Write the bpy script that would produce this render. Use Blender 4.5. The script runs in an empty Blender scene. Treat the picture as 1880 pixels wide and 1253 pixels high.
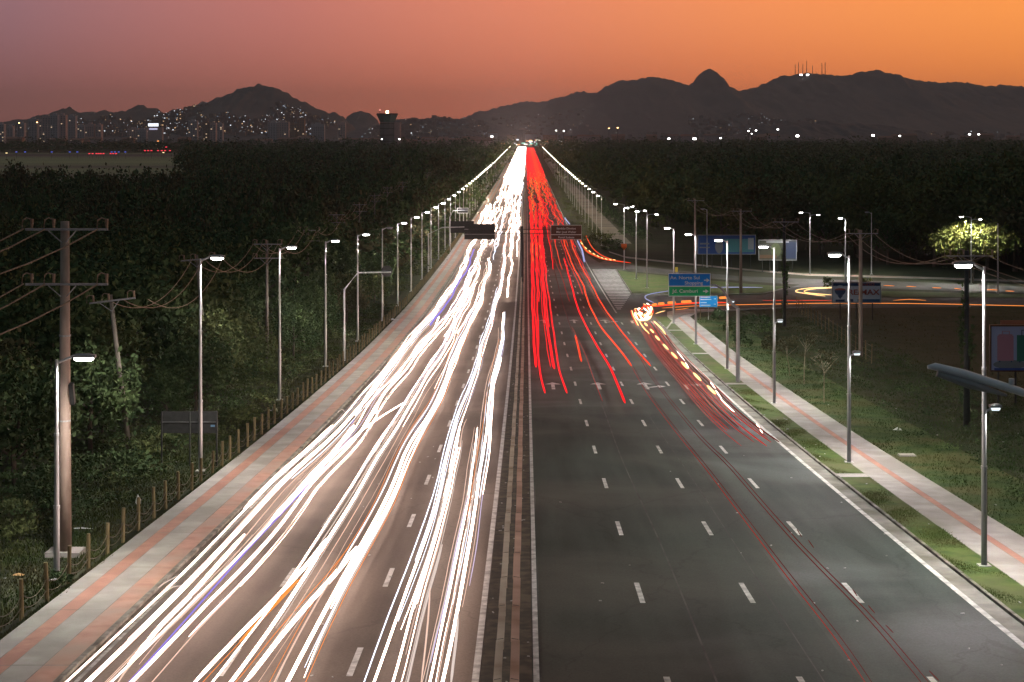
import bpy, bmesh, math, random
import numpy as np
from mathutils import Vector, Matrix, noise
random.seed(7); rng = np.random.default_rng(7)
S = bpy.context.scene
COL = S.collection
PI = math.pi

# ------------------------------------------------------------------ camera, sky, exposure
cam_d = bpy.data.cameras.new('camera'); cam = bpy.data.objects.new('camera', cam_d); COL.objects.link(cam)
cam.location = (0, 0, 26); cam.rotation_euler = (PI/2, 0, 0)
cam_d.sensor_width = 36; cam_d.lens = 3000/1880*36
cam_d.shift_x = -26/1880; cam_d.shift_y = -386.5/1880
cam_d.clip_start = 0.5; cam_d.clip_end = 40000
S.camera = cam
S.view_settings.view_transform = 'Standard'; S.view_settings.look = 'None'
S.view_settings.exposure = 0; S.view_settings.gamma = 1; S.view_settings.use_curve_mapping = False

def lin(r, g, b):
    f = lambda c: (c/255/12.92) if c/255 <= .04045 else ((c/255+.055)/1.055)**2.4
    return (f(r), f(g), f(b), 1)

W = bpy.data.worlds.new('World'); S.world = W; W.use_nodes = True
nt = W.node_tree; nt.nodes.clear()
N = nt.nodes.new; L = nt.links.new
out = N('ShaderNodeOutputWorld'); bg = N('ShaderNodeBackground'); L(bg.outputs[0], out.inputs[0])
tc = N('ShaderNodeTexCoord'); sep = N('ShaderNodeSeparateXYZ'); L(tc.outputs['Generated'], sep.inputs[0])
# the sun has set to the right of the view: colours follow the angle from it and the elevation
comb = N('ShaderNodeCombineXYZ'); L(sep.outputs[0], comb.inputs[0]); L(sep.outputs[1], comb.inputs[1])
nrm = N('ShaderNodeVectorMath'); nrm.operation = 'NORMALIZE'; L(comb.outputs[0], nrm.inputs[0])
dot = N('ShaderNodeVectorMath'); dot.operation = 'DOT_PRODUCT'; L(nrm.outputs[0], dot.inputs[0])
dot.inputs[1].default_value = (math.sin(.62), math.cos(.62), 0)
def ramp(inp, stops):
    r = N('ShaderNodeValToRGB'); L(inp, r.inputs[0]); e = r.color_ramp.elements
    while len(e) > 1: e.remove(e[0])
    e[0].position = stops[0][0]; e[0].color = stops[0][1]
    for p, c in stops[1:]:
        k = e.new(p); k.color = c
    return r
c01 = N('ShaderNodeMath'); c01.operation = 'MULTIPLY_ADD'; L(dot.outputs['Value'], c01.inputs[0]); c01.inputs[1].default_value = .5; c01.inputs[2].default_value = .5
# view: left edge angle .93 rad -> .80, centre .62 -> .907, right edge .32 -> .975
hor = ramp(c01.outputs[0], [(0, lin(44,46,54)), (.5, lin(70,58,62)), (.80, lin(132,78,71)), (.86, lin(164,90,70)), (.907, lin(192,98,68)), (.945, lin(222,112,60)), (.975, lin(236,126,54)), (1, lin(255,150,66))])
low = ramp(c01.outputs[0], [(0, lin(48,52,62)), (.5, lin(78,68,80)), (.80, lin(142,102,108)), (.86, lin(184,112,102)), (.907, lin(218,128,96)), (.945, lin(238,142,84)), (.975, lin(246,150,72)), (1, lin(255,172,90))])
zen = ramp(c01.outputs[0], [(0, lin(60,76,80)), (.5, lin(70,84,88)), (1, lin(86,94,96))])
def mrange(inp, a, b):
    m = N('ShaderNodeMapRange'); m.interpolation_type = 'SMOOTHSTEP'; L(inp, m.inputs[0])
    m.inputs[1].default_value = a; m.inputs[2].default_value = b; return m.outputs[0]
mixa = N('ShaderNodeMix'); mixa.data_type = 'RGBA'; L(mrange(sep.outputs[2], -.01, .085), mixa.inputs[0]); L(hor.outputs[0], mixa.inputs[6]); L(low.outputs[0], mixa.inputs[7])
mixb = N('ShaderNodeMix'); mixb.data_type = 'RGBA'; L(mrange(sep.outputs[2], .078, .6), mixb.inputs[0]); L(mixa.outputs[2], mixb.inputs[6]); L(zen.outputs[0], mixb.inputs[7])
L(mixb.outputs[2], bg.inputs[0]); bg.inputs[1].default_value = 1.32

# ------------------------------------------------------------------ ground profile (camera height minus ground) by distance
_k = [(-300, -7.5), (0, 11.7), (53, 15.1), (65, 15.86), (77, 16.6), (90, 17.4), (103, 18.1), (120, 19.0), (150, 20.4), (200, 22.1), (250, 23.2),
      (300, 24.0), (356, 24.5), (500, 25.2), (800, 25.8), (2000, 26.0), (40000, 26.0)]
_kx = np.array([a for a, _ in _k], float); _ky = np.array([b for _, b in _k], float)
_ys = np.concatenate([np.arange(-60, 420, 4), np.arange(420, 1000, 20), np.arange(1000, 3000, 100), np.arange(3000, 12001, 500)]).astype(float)
_raw = np.interp(np.arange(-100, 13000, 1.0), _kx, _ky)
_ker = np.hanning(41); _ker /= _ker.sum()
_sm = np.convolve(np.pad(_raw, 20, mode='edge'), _ker, 'valid')
_zs = 26 - np.interp(_ys, np.arange(-100, 13000, 1.0), _sm)
def zg(y): return float(np.interp(y, _ys, _zs))
def zga(y): return np.interp(y, _ys, _zs)
def at(px, py, h=0.0):
    """ground-plane position seen at photograph pixel (px, py), h metres above the ground"""
    m = (py-240)/3000; lo, hi = 5.0, 6000.0
    for _ in range(50):
        mid = (lo+hi)/2
        if (26-zg(mid)-h) > m*mid: lo = mid
        else: hi = mid
    return ((px-966)*lo/3000, lo)

# ------------------------------------------------------------------ helpers
def tag(o, label=None, cat=None, group=None, kind=None):
    if label: o['label'] = label
    if cat: o['category'] = cat
    if group: o['group'] = group
    if kind: o['kind'] = kind
    return o
def empty(name, loc=(0,0,0), rz=0):
    o = bpy.data.objects.new(name, None); o.location = loc; o.rotation_euler = (0,0,rz); o.empty_display_size = .2; COL.objects.link(o); return o
class MB:
    def __init__(s): s.v = []; s.f = []; s.m = []
    def add(s, vs, fs, mi=0):
        b = len(s.v); s.v += [tuple(v) for v in vs]; s.f += [tuple(i+b for i in f) for f in fs]; s.m += [mi]*len(fs); return s
    def box(s, c, d, rz=0, mi=0, rx=0):
        x, y, z = d[0]/2, d[1]/2, d[2]/2
        M = Matrix.Translation(c) @ Matrix.Rotation(rz, 4, 'Z') @ Matrix.Rotation(rx, 4, 'X')
        vs = [M @ Vector((a*x, b*y, e*z)) for e in (-1,1) for a, b in ((-1,-1),(1,-1),(1,1),(-1,1))]
        return s.add(vs, [(0,3,2,1),(4,5,6,7),(0,1,5,4),(1,2,6,5),(2,3,7,6),(3,0,4,7)], mi)
    def tube(s, pts, rad, n=8, caps=True, mi=0):
        pts = [Vector(p) for p in pts]; k = len(pts)
        rs = rad if isinstance(rad, (list, tuple)) else [rad]*k
        vs = []
        for i, p in enumerate(pts):
            t = (pts[min(i+1,k-1)]-pts[max(i-1,0)]).normalized()
            up = Vector((0,0,1)) if abs(t.z) < .95 else Vector((1,0,0))
            a = t.cross(up).normalized(); b = a.cross(t)
            for j in range(n):
                th = 2*PI*j/n; vs.append(p + (a*math.cos(th)+b*math.sin(th))*rs[i])
        fs = [(i*n+j, i*n+(j+1)%n, (i+1)*n+(j+1)%n, (i+1)*n+j) for i in range(k-1) for j in range(n)]
        if caps: fs += [tuple(range(n-1,-1,-1)), tuple((k-1)*n+j for j in range(n))]
        return s.add(vs, fs, mi)
    def build(s, name, mats, parent=None, smooth=False, loc=None):
        me = bpy.data.meshes.new(name); me.from_pydata(s.v, [], s.f)
        for m in (mats if isinstance(mats, (list, tuple)) else [mats]): me.materials.append(m)
        if any(s.m): me.polygons.foreach_set('material_index', s.m)
        if smooth: me.polygons.foreach_set('use_smooth', [True]*len(me.polygons))
        me.update()
        o = bpy.data.objects.new(name, me); COL.objects.link(o)
        if parent: o.parent = parent
        if loc: o.location = loc
        return o
def inst(name, src, parent=None, loc=(0,0,0), rz=0, sc=(1,1,1)):
    o = src.copy(); o.name = name; o.parent = parent; o.location = loc; o.rotation_euler = (0,0,rz); o.scale = sc; COL.objects.link(o); return o
def copy_tree(o, parent=None):
    c = o.copy(); COL.objects.link(c); c.parent = parent
    for ch in o.children: copy_tree(ch, c)
    return c
def npmesh(name, V, F, mat, parent=None, nside=3):
    me = bpy.data.meshes.new(name); V = np.asarray(V, np.float32).reshape(-1,3); F = np.asarray(F, np.int32).reshape(-1,nside)
    me.vertices.add(len(V)); me.vertices.foreach_set('co', V.ravel())
    me.loops.add(F.size); me.loops.foreach_set('vertex_index', F.ravel())
    me.polygons.add(len(F)); me.polygons.foreach_set('loop_start', np.arange(0, F.size, nside, dtype=np.int32))
    me.polygons.foreach_set('loop_total', np.full(len(F), nside, np.int32))
    for m in (mat if isinstance(mat, list) else [mat]): me.materials.append(m)
    me.update(calc_edges=True); o = bpy.data.objects.new(name, me); COL.objects.link(o)
    if parent: o.parent = parent
    return o

def ordn(n): return ordw[n-1] if n <= 20 else {2:'twenty-',3:'thirty-',4:'forty-',5:'fifty-',6:'sixty-',7:'seventy-',8:'eighty-',9:'ninety-'}[(n-1)//10 if n%10 == 0 else n//10]+['first','second','third','fourth','fifth','sixth','seventh','eighth','ninth','last'][(n-1)%10]
ordw = ['first','second','third','fourth','fifth','sixth','seventh','eighth','ninth','tenth','eleventh','twelfth','thirteenth','fourteenth','fifteenth','sixteenth','seventeenth','eighteenth','nineteenth','twentieth']+['twenty-'+q for q in ('first','second','third','fourth','fifth','sixth','seventh','eighth','ninth')]+['thirtieth']+['thirty-'+q for q in ('first','second','third','fourth','fifth')]
# ------------------------------------------------------------------ materials
def mat(name, c1, c2=None, scale=3.0, rough=.8, metal=0, bump=0, detail=4, em=None, ems=0, stretch=None, c3=None, scale3=.05, spec=None, lo=.35, hi=.65):
    m = bpy.data.materials.new(name); m.use_nodes = True; t = m.node_tree; b = t.nodes['Principled BSDF']
    b.inputs['Roughness'].default_value = rough; b.inputs['Metallic'].default_value = metal
    b.inputs['Base Color'].default_value = (*c1, 1)
    if spec is not None: b.inputs['Specular IOR Level'].default_value = spec
    if c2 is not None:
        co = t.nodes.new('ShaderNodeTexCoord'); mp = t.nodes.new('ShaderNodeMapping'); t.links.new(co.outputs['Object'], mp.inputs[0])
        if stretch: mp.inputs['Scale'].default_value = stretch
        n = t.nodes.new('ShaderNodeTexNoise'); n.inputs['Scale'].default_value = scale; n.inputs['Detail'].default_value = detail; t.links.new(mp.outputs[0], n.inputs[0])
        r = t.nodes.new('ShaderNodeValToRGB'); t.links.new(n.outputs[0], r.inputs[0]); e = r.color_ramp.elements
        e[0].position = lo; e[0].color = (*c1, 1); e[1].position = hi; e[1].color = (*c2, 1)
        last = r.outputs[0]
        if c3 is not None:
            n3 = t.nodes.new('ShaderNodeTexNoise'); n3.inputs['Scale'].default_value = scale3; n3.inputs['Detail'].default_value = 5; t.links.new(mp.outputs[0], n3.inputs[0])
            r3 = t.nodes.new('ShaderNodeMapRange'); t.links.new(n3.outputs[0], r3.inputs[0]); r3.inputs[1].default_value = .45; r3.inputs[2].default_value = .65
            mx = t.nodes.new('ShaderNodeMix'); mx.data_type = 'RGBA'; t.links.new(r3.outputs[0], mx.inputs[0]); t.links.new(last, mx.inputs[6]); mx.inputs[7].default_value = (*c3, 1); last = mx.outputs[2]
        t.links.new(last, b.inputs['Base Color'])
        if bump:
            bp = t.nodes.new('ShaderNodeBump'); bp.inputs['Strength'].default_value = bump; t.links.new(n.outputs[0], bp.inputs['Height']); t.links.new(bp.outputs[0], b.inputs['Normal'])
    if em:
        b.inputs['Emission Color'].default_value = (*em, 1); b.inputs['Emission Strength'].default_value = ems
    return m
def emis(name, c, s):
    return mat(name, (.0,.0,.0), em=c, ems=s, rough=1, spec=0)

M = {}
M['ground'] = mat('ground_earth', (.030,.044,.02), (.055,.058,.032), scale=.35, bump=.4, c3=(.050,.050,.032), scale3=.06, detail=8, spec=.05)
M['field'] = mat('airfield_grass', (.15,.21,.09), (.22,.28,.12), scale=.01, c3=(.08,.07,.06), scale3=.004, stretch=(.25,1,1))
M['concrete'] = mat('sidewalk_concrete', (.31,.285,.265), (.41,.38,.355), scale=.9, bump=.15, c3=(.27,.25,.22), scale3=.35, detail=8)
M['redstrip'] = mat('red_tactile_paving', (.38,.18,.13), (.48,.24,.17), scale=2, bump=.3, stretch=(1,1,1), c3=(.36,.17,.12), scale3=.5)
M['orangepav'] = mat('terracotta_pavers', (.38,.20,.15), (.49,.27,.20), scale=1.6, bump=.3, c3=(.36,.25,.20), scale3=.4)
M['kerb'] = mat('kerb_concrete', (.16,.15,.13), (.30,.28,.25), scale=2, bump=.4, c3=(.07,.06,.05), scale3=.9)
M['gutter'] = mat('gutter_concrete', (.20,.19,.17), (.30,.28,.24), scale=1.5, bump=.3, c3=(.12,.11,.08), scale3=.5)
M['paint'] = mat('road_paint', (.55,.54,.52), (.72,.71,.69), scale=6, rough=.7, c3=(.35,.34,.33), scale3=2.2)
M['wornpaint'] = mat('worn_road_paint', (.20,.19,.18), (.42,.40,.38), scale=5, c3=(.16,.15,.15), scale3=1.2)
M['pole'] = mat('galvanised_pole', (.42,.43,.44), (.55,.55,.56), scale=4, rough=.42, metal=.55, stretch=(1,1,.2))
M['housing'] = mat('lamp_housing', (.25,.26,.27), (.33,.34,.35), scale=6, rough=.45, metal=.3)
M['wood'] = mat('weathered_timber', (.15,.115,.055), (.25,.19,.09), scale=8, stretch=(1,1,.15), bump=.4)
M['upole'] = mat('concrete_utility_pole', (.42,.31,.25), (.55,.42,.35), scale=3, stretch=(1,1,.25), bump=.25, c3=(.22,.17,.13), scale3=.8)
M['dark'] = mat('dark_painted_metal', (.02,.022,.022), (.035,.036,.036), scale=4, rough=.6)
M['insul'] = mat('insulator_ceramic', (.20,.13,.09), (.28,.2,.14), scale=5, rough=.4)
M['cable'] = mat('power_cable', (.16,.11,.07), (.22,.16,.11), scale=5, rough=.6)
M['rope'] = mat('old_rope', (.05,.04,.03), (.10,.08,.05), scale=10)
M['guard_l'] = mat('weathered_guardrail_steel', (.46,.38,.30), (.60,.52,.42), scale=1.2, rough=.65, c3=(.30,.22,.15), scale3=.6)
M['guard_r'] = mat('rusty_guardrail_steel', (.42,.25,.19), (.55,.36,.28), scale=1.2, rough=.65, c3=(.28,.15,.10), scale3=.6)
M['bark'] = mat('tree_bark', (.07,.055,.04), (.14,.11,.08), scale=6, stretch=(1,1,.3), bump=.5)
M['palebark'] = mat('pale_bark', (.25,.21,.15), (.36,.31,.22), scale=6)
M['white'] = mat('white_plastic', (.65,.65,.66), (.8,.8,.8), scale=5)
M['brown'] = mat('brown_sign', (.085,.03,.015), (.10,.038,.02), scale=3, rough=.5)
M['blue'] = mat('blue_sign', (.0,.22,.80), (.0,.26,.85), scale=3, rough=.5)
M['skyblue'] = mat('light_blue_sign', (.0,.26,.70), (.01,.3,.75), scale=3, rough=.5)
M['green'] = mat('green_sign', (.0,.40,.13), (.0,.45,.15), scale=3, rough=.5)
M['signwhite'] = mat('sign_white', (.68,.68,.68), (.75,.75,.75), scale=3, rough=.5)
M['orange'] = mat('orange_sign', (.75,.14,.02), (.8,.17,.03), scale=3)
M['yellow'] = mat('yellow_marker', (.6,.42,.04), (.65,.48,.05), scale=3)
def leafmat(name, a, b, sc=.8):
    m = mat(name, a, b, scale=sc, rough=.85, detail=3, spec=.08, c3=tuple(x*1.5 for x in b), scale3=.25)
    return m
M['leafA'] = leafmat('leaf_dark_green', (.040,.070,.032), (.075,.110,.045))
M['leafB'] = leafmat('leaf_olive', (.055,.078,.030), (.095,.110,.042))
M['leafC'] = leafmat('leaf_brown_green', (.065,.068,.034), (.095,.090,.044))
M['leafY'] = leafmat('leaf_pale_lamplit_green', (.085,.115,.032), (.16,.165,.045))  # lightened for the lamplit tree, part of the lamp glow is colour
M['grass'] = mat('grass_blades', (.030,.062,.018), (.060,.095,.028), scale=.8, c3=(.085,.09,.035), scale3=.3, spec=.1)
M['vgrass'] = mat('verge_blades', (.075,.11,.03), (.10,.125,.04), scale=.8, c3=(.12,.12,.05), scale3=.3, spec=.1)
M['lawn'] = mat('mown_verge', (.05,.085,.022), (.09,.125,.035), scale=1.5, bump=.5, c3=(.10,.105,.045), scale3=.4, spec=.1)
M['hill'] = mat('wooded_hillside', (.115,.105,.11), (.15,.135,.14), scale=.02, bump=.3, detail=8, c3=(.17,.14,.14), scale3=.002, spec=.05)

def asphalt(name, base, warm, wheel=True):
    m = bpy.data.materials.new(name); m.use_nodes = True; t = m.node_tree; b = t.nodes['Principled BSDF']; n_ = t.nodes.new; l_ = t.links.new
    co = n_('ShaderNodeTexCoord')
    fine = n_('ShaderNodeTexNoise'); fine.inputs['Scale'].default_value = 14; fine.inputs['Detail'].default_value = 8; l_(co.outputs['Object'], fine.inputs[0])
    mp = n_('ShaderNodeMapping'); mp.inputs['Scale'].default_value = (1, .05, 1); l_(co.outputs['Object'], mp.inputs[0])
    lane = n_('ShaderNodeTexNoise'); lane.inputs['Scale'].default_value = .75; lane.inputs['Detail'].default_value = 3; l_(mp.outputs[0], lane.inputs[0])
    big = n_('ShaderNodeTexNoise'); big.inputs['Scale'].default_value = .09; big.inputs['Detail'].default_value = 7; big.inputs['Distortion'].default_value = .6; l_(co.outputs['Object'], big.inputs[0])
    r1 = n_('ShaderNodeValToRGB'); l_(lane.outputs[0], r1.inputs[0]); e = r1.color_ramp.elements
    e[0].position = .35; e[0].color = (*[c*.72 for c in base], 1); e[1].position = .68; e[1].color = (*[c*1.25 for c in base], 1)
    mr = n_('ShaderNodeMapRange'); l_(big.outputs[0], mr.inputs[0]); mr.inputs[1].default_value = .48; mr.inputs[2].default_value = .70
    mx = n_('ShaderNodeMix'); mx.data_type = 'RGBA'; l_(mr.outputs[0], mx.inputs[0]); l_(r1.outputs[0], mx.inputs[6]); mx.inputs[7].default_value = (*warm, 1)
    vor = n_('ShaderNodeTexVoronoi'); vor.feature = 'DISTANCE_TO_EDGE'; vor.inputs['Scale'].default_value = .16; vor.inputs['Randomness'].default_value = 1
    nd = n_('ShaderNodeTexNoise'); nd.inputs['Scale'].default_value = .6; nd.inputs['Detail'].default_value = 6; l_(co.outputs['Object'], nd.inputs[0])
    ad = n_('ShaderNodeMix'); ad.data_type = 'VECTOR'; ad.inputs[0].default_value = .12; 
    mul = n_('ShaderNodeVectorMath'); mul.operation = 'MULTIPLY_ADD'; l_(nd.outputs['Color'], mul.inputs[0]); mul.inputs[1].default_value = (2.5,2.5,0); l_(co.outputs['Object'], mul.inputs[2])
    mp2 = n_('ShaderNodeMapping'); mp2.inputs['Scale'].default_value = (1, .28, 1); l_(mul.outputs[0], mp2.inputs[0]); l_(mp2.outputs[0], vor.inputs[0])
    cr = n_('ShaderNodeMapRange'); l_(vor.outputs['Distance'], cr.inputs[0]); cr.inputs[1].default_value = .002; cr.inputs[2].default_value = .009
    cr.inputs[3].default_value = .80; cr.inputs[4].default_value = 1
    fm = n_('ShaderNodeMapRange'); l_(fine.outputs[0], fm.inputs[0]); fm.inputs[1].default_value = .3; fm.inputs[2].default_value = .7; fm.inputs[3].default_value = .82; fm.inputs[4].default_value = 1.18
    mm = n_('ShaderNodeMath'); mm.operation = 'MULTIPLY'; l_(cr.outputs[0], mm.inputs[0]); l_(fm.outputs[0], mm.inputs[1])
    sc = n_('ShaderNodeVectorMath'); sc.operation = 'SCALE'; l_(mx.outputs[2], sc.inputs[0]); l_(mm.outputs[0], sc.inputs['Scale'])
    l_(sc.outputs[0], b.inputs['Base Color'])
    rr = n_('ShaderNodeMapRange'); l_(big.outputs[0], rr.inputs[0]); rr.inputs[1].default_value = .3; rr.inputs[2].default_value = .7; rr.inputs[3].default_value = .8; rr.inputs[4].default_value = .62
    l_(rr.outputs[0], b.inputs['Roughness']); b.inputs['Specular IOR Level'].default_value = .22
    bp = n_('ShaderNodeBump'); bp.inputs['Strength'].default_value = .25; bp.inputs['Distance'].default_value = .02; l_(fine.outputs[0], bp.inputs['Height']); l_(bp.outputs[0], b.inputs['Normal'])
    return m
M['asph_r'] = asphalt('asphalt_dark', (.050,.066,.058), (.105,.116,.116))  # paler patches hold some of the lamplight pooled on the lanes
M['asph_l'] = asphalt('asphalt_headlit', (.125,.100,.084), (.16,.13,.108))  # headlight warmth and brightness painted into the colour
M['asph_s'] = asphalt('asphalt_side', (.065,.065,.063), (.09,.087,.083))

M['led'] = emis('lamp_led', (1.0,.97,.92), 30)
M['ledfar'] = emis('lamp_led_warm', (1.0,.88,.70), 26)
def trail_mat(name, c, s): return emis(name, c, s)
T = {'white': trail_mat('headlight_white', (1.0,.74,.62), 8.0), 'pink': trail_mat('headlight_pink', (1.0,.68,.55), 1.0), 'cool': trail_mat('headlight_cool', (.80,.85,1.0), 2.6),
     'lilac': trail_mat('headlight_lilac', (.78,.66,.95), .95), 'violet': trail_mat('headlight_violet', (.34,.26,.85), .9), 'orange': trail_mat('indicator_orange', (1.0,.30,.06), 1.2), 'amber': trail_mat('indicator_amber', (1.0,.62,.25), 2.2),
     'red': trail_mat('tail_red', (1.0,.020,.025), 1.25), 'orangered': trail_mat('tail_orange_red', (1.0,.07,.025), 1.15), 'dimred': trail_mat('tail_dim_red', (.55,.05,.035), .75),
     'band': trail_mat('tail_band', (.75,.07,.055), .8), 'bandb': trail_mat('tail_band_soft', (.62,.10,.08), .75), 'faint': trail_mat('tail_faint', (.45,.06,.05), .30), 'bluewhite': trail_mat('pale_blue', (.45,.47,.85), .9), 'dimwhite': trail_mat('dim_white', (1,.82,.74), .8)}

# ------------------------------------------------------------------ sheets that follow the ground profile
_cuts = [float(y) for y in _ys]
def sheet(name, poly, off, material, parent=None, step=1):
    bm = bmesh.new(); f = bm.faces.new([bm.verts.new((x, y, 0)) for x, y in poly])
    y0 = min(p[1] for p in poly); y1 = max(p[1] for p in poly)
    for c in _cuts[::step]:
        if y0 < c < y1:
            bmesh.ops.bisect_plane(bm, geom=bm.verts[:]+bm.edges[:]+bm.faces[:], plane_co=(0,c,0), plane_no=(0,1,0))
    for v in bm.verts: v.co.z = zg(v.co.y)+off
    bmesh.ops.recalc_face_normals(bm, faces=bm.faces)
    if sum(f.normal.z for f in bm.faces) < 0: bmesh.ops.reverse_faces(bm, faces=bm.faces)
    me = bpy.data.meshes.new(name); bm.to_mesh(me); bm.free(); me.materials.append(material)
    o = bpy.data.objects.new(name, me); COL.objects.link(o)
    if parent: o.parent = parent
    return o
def strip(name, x0, x1, y0, y1, off, material, parent=None): return sheet(name, [(x0,y0),(x1,y0),(x1,y1),(x0,y1)], off, material, parent)
def ppoly(pts): return [at(*p) for p in pts]

# ground
xs = np.array([-9000,-4000,-1500,-600,-300,-150,-80,-40,-20,0,20,40,80,150,300,600,1500,4000,9000], float)
X, Y = np.meshgrid(xs, _ys); V = np.stack([X, Y, zga(Y)], -1).reshape(-1,3); nx = len(xs)
i, j = np.meshgrid(np.arange(nx-1), np.arange(len(_ys)-1)); a = (j*nx+i).ravel()
tag(npmesh('ground', V, np.stack([a, a+1, a+nx+1, a+nx], -1), M['ground'], nside=4), kind='structure')
tag(sheet('airfield', [(-900,640),(-120,600),(-150,800),(-225,1200),(-360,1900),(-2200,1900)], .05, M['field']), kind='structure')

road = strip('road', -12.1, 14.85, -50, 196, .02, M['asph_r']); tag(road, kind='structure')
# oncoming asphalt tinted brown with the headlights' warm glow; it ends against the median
sheet_l = strip('carriageway', -12.1, -1.0, -50, 2700, .03, M['asph_l'], road)
strip('carriageway', -1.0, 11.1, 196, 2700, .02, M['asph_r'], road)
P = at
near_side = ppoly([(1129,577),(1108,545),(1160,541),(1215,543),(1400,541),(1460,546),(1880,549),(2300,552),(2300,566),(1880,563),(1409,568),(1290,574),(1252,581),(1236,590),(1224,606)])
near_side = [(11.1,194.5)]+near_side[1:-1]+[(14.85,182),(14.85,194)]
tag(sheet('side_road', [(11.1,196),(11.1,226),(14.8,227)]+near_side[3:-2]+[(14.85,182),(14.85,196)], .024, M['asph_s']), kind='structure')
slip = ppoly([(1131,496.5),(1100,483),(1110,479),(1172,489),(1240,497),(1350,507),(1460,512),(1700,519),(1880,527),(2300,535),(2300,546),(1880,538.5),(1600,530),(1480,524),(1350,516),(1240,506.5)])
tag(sheet('slip_road', [(11.1,278),(11.1,330)]+slip[1:]+[slip[0]], .028, M['asph_s']), kind='structure')
tag(sheet('turning_link', ppoly([(1405,541.5),(1440,531),(1470,523),(1545,527.5),(1545,534),(1570,547.5),(1460,547)]), .036, M['asph_s']), kind='structure')
gore = sheet('hatched_island', [(11.1,196),(14.75,228),(15.3,278),(11.1,278)], .032, M['asph_s']); tag(gore, kind='structure')
for k in range(30):
    y = 199+k*2.65; f = (y-196)/82; xr = 11.1+(3.65*min(1,(y-196)/32))+.5*max(0,(y-228)/50)
    if xr-11.2 > .4: strip('hatch_bar', 11.2, xr, y, y+1.15, .044, M['paint'], gore)

# markings
P_R, P_L = 11.65, 11.0
marks = [0]
def dash(x, y, ln=3.0, w=.17): strip('lane_dash', x-w/2, x+w/2, y-ln/2, y+ln/2, .046, M['paint'], road)
for x in (3.7, 7.2, 10.65):
    for k in range(-1, 28):
        y = 53.3+P_R*k
        if x > 10 and y > 190: continue
        dash(x, y)
for x in (-4.68, -8.1):
    for k in range(-1, 28): dash(x, 55.7+P_L*k)
mb = MB()
for x, y0, per in ((3.7,381,P_R),(7.2,381,P_R),(-4.68,364,P_L),(-8.1,364,P_L)):
    for k in range(60):
        y = y0+per*k; z0, z1 = zg(y-1.5)+.06, zg(y+1.5)+.06
        mb.add([(x-.09,y-1.5,z0),(x+.09,y-1.5,z0),(x+.09,y+1.5,z1),(x-.09,y+1.5,z1)], [(0,1,2,3)])
tag(mb.build('distant_lane_dashes', M['paint'], road), kind='stuff')
for x, w, y1 in ((.27,.16,1500), (-1.33,.19,1500), (-11.75,.12,1500)): strip('edge_line', x-w/2, x+w/2, -50, y1, .050 if x != -11.75 else .051, M['paint'] if x > -5 else M['wornpaint'], road)
strip('edge_line', 14.02, 14.22, -50, 184, .050, M['paint'], road)
strip('edge_line', 10.75, 10.92, 196, 1200, .050, M['paint'], road)
M['asph_p'] = asphalt('asphalt_old_patch', (.042,.057,.050), (.060,.074,.066))
strip('asphalt_patch', .42, 8.75, -50, 104.5, .034, M['asph_p'], road)
seam = mat('tar_seam', (.09,.09,.09), (.03,.03,.03), scale=.6, detail=6)
sheet('tar_seam', [(5.02+.06*math.sin(y*.13)-.03, y) for y in range(34,150,4)]+[(5.02+.06*math.sin(y*.13)+.03, y) for y in range(146,30,-4)], .038, seam, road)
sheet('tar_seam', [(7.86+.07*math.sin(y*.09+1)-.02, y) for y in range(34,110,4)]+[(7.86+.07*math.sin(y*.09+1)+.02, y) for y in range(106,30,-4)], .0385, seam, road)
# lane arrows at d ~ 120 and d ~ 185
def arrow(x, y, kinds):
    s = MB(); pts = []
    def q(poly): s.add([(x+a, y+b, zg(y+b)+.054) for a, b in poly], [tuple(range(len(poly)))])
    if 'up' in kinds:
        q([(-.13,-2.2),(.13,-2.2),(.13,1.2),(-.13,1.2)]); q([(-.62,1.2),(.62,1.2),(0,2.6)])
    if 'right' in kinds:
        if 'up' in kinds: q([(.13,-1.2),(.9,-.5),(.9,.0),(.13,-.7)]); q([(.9,-1.1),(1.5,-.2),(.9,.7)])
        else: q([(-.45,-2.2),(-.18,-2.2),(-.18,.6),(-.45,.9)]); q([(-.18,.55),(.5,.55),(.5,1.05),(-.45,1.05)]); q([(.5,.0),(1.15,.8),(.5,1.6)])
    return s.build('lane_arrow', M['paint'], road)
for y in (121.5, 184): 
    arrow(2.0, y, ['up']); arrow(5.4, y, ['up']); arrow(8.9, y, ['up','right']); arrow(12.2, y, ['right'])

# median: litter-strewn earth under two guardrails
mk = strip('median', -1.2, .16, -50, 1500, .056, M['gutter']); tag(mk, kind='structure')
M['mediandirt'] = mat('median_dirt', (.018,.018,.014), (.05,.045,.03), scale=3, bump=.5, c3=(.09,.075,.05), scale3=1.5)
mk.data.materials[0] = M['mediandirt']
def wbeam(x, y0, y1, sgn):
    """folded steel guardrail beam between y0 and y1"""
    prof = [(0,.78),(.05*sgn,.74),(.05*sgn,.66),(0,.61),(.05*sgn,.56),(.05*sgn,.48),(0,.44)]
    s = MB(); n = len(prof)
    lean = .11
    vs = []
    for y in (y0, y1):
        for a, b in prof: vs.append((x+a, y, zg(y)+b))
        for a, b in reversed(prof): vs.append((x+a-.012*sgn, y, zg(y)+b-.01))
    k = 2*n
    s.add(vs, [(i,(i+1)%k,k+(i+1)%k,k+i) for i in range(k)]+[tuple(range(k-1,-1,-1)), tuple(range(k,2*k))])
    return s
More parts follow.
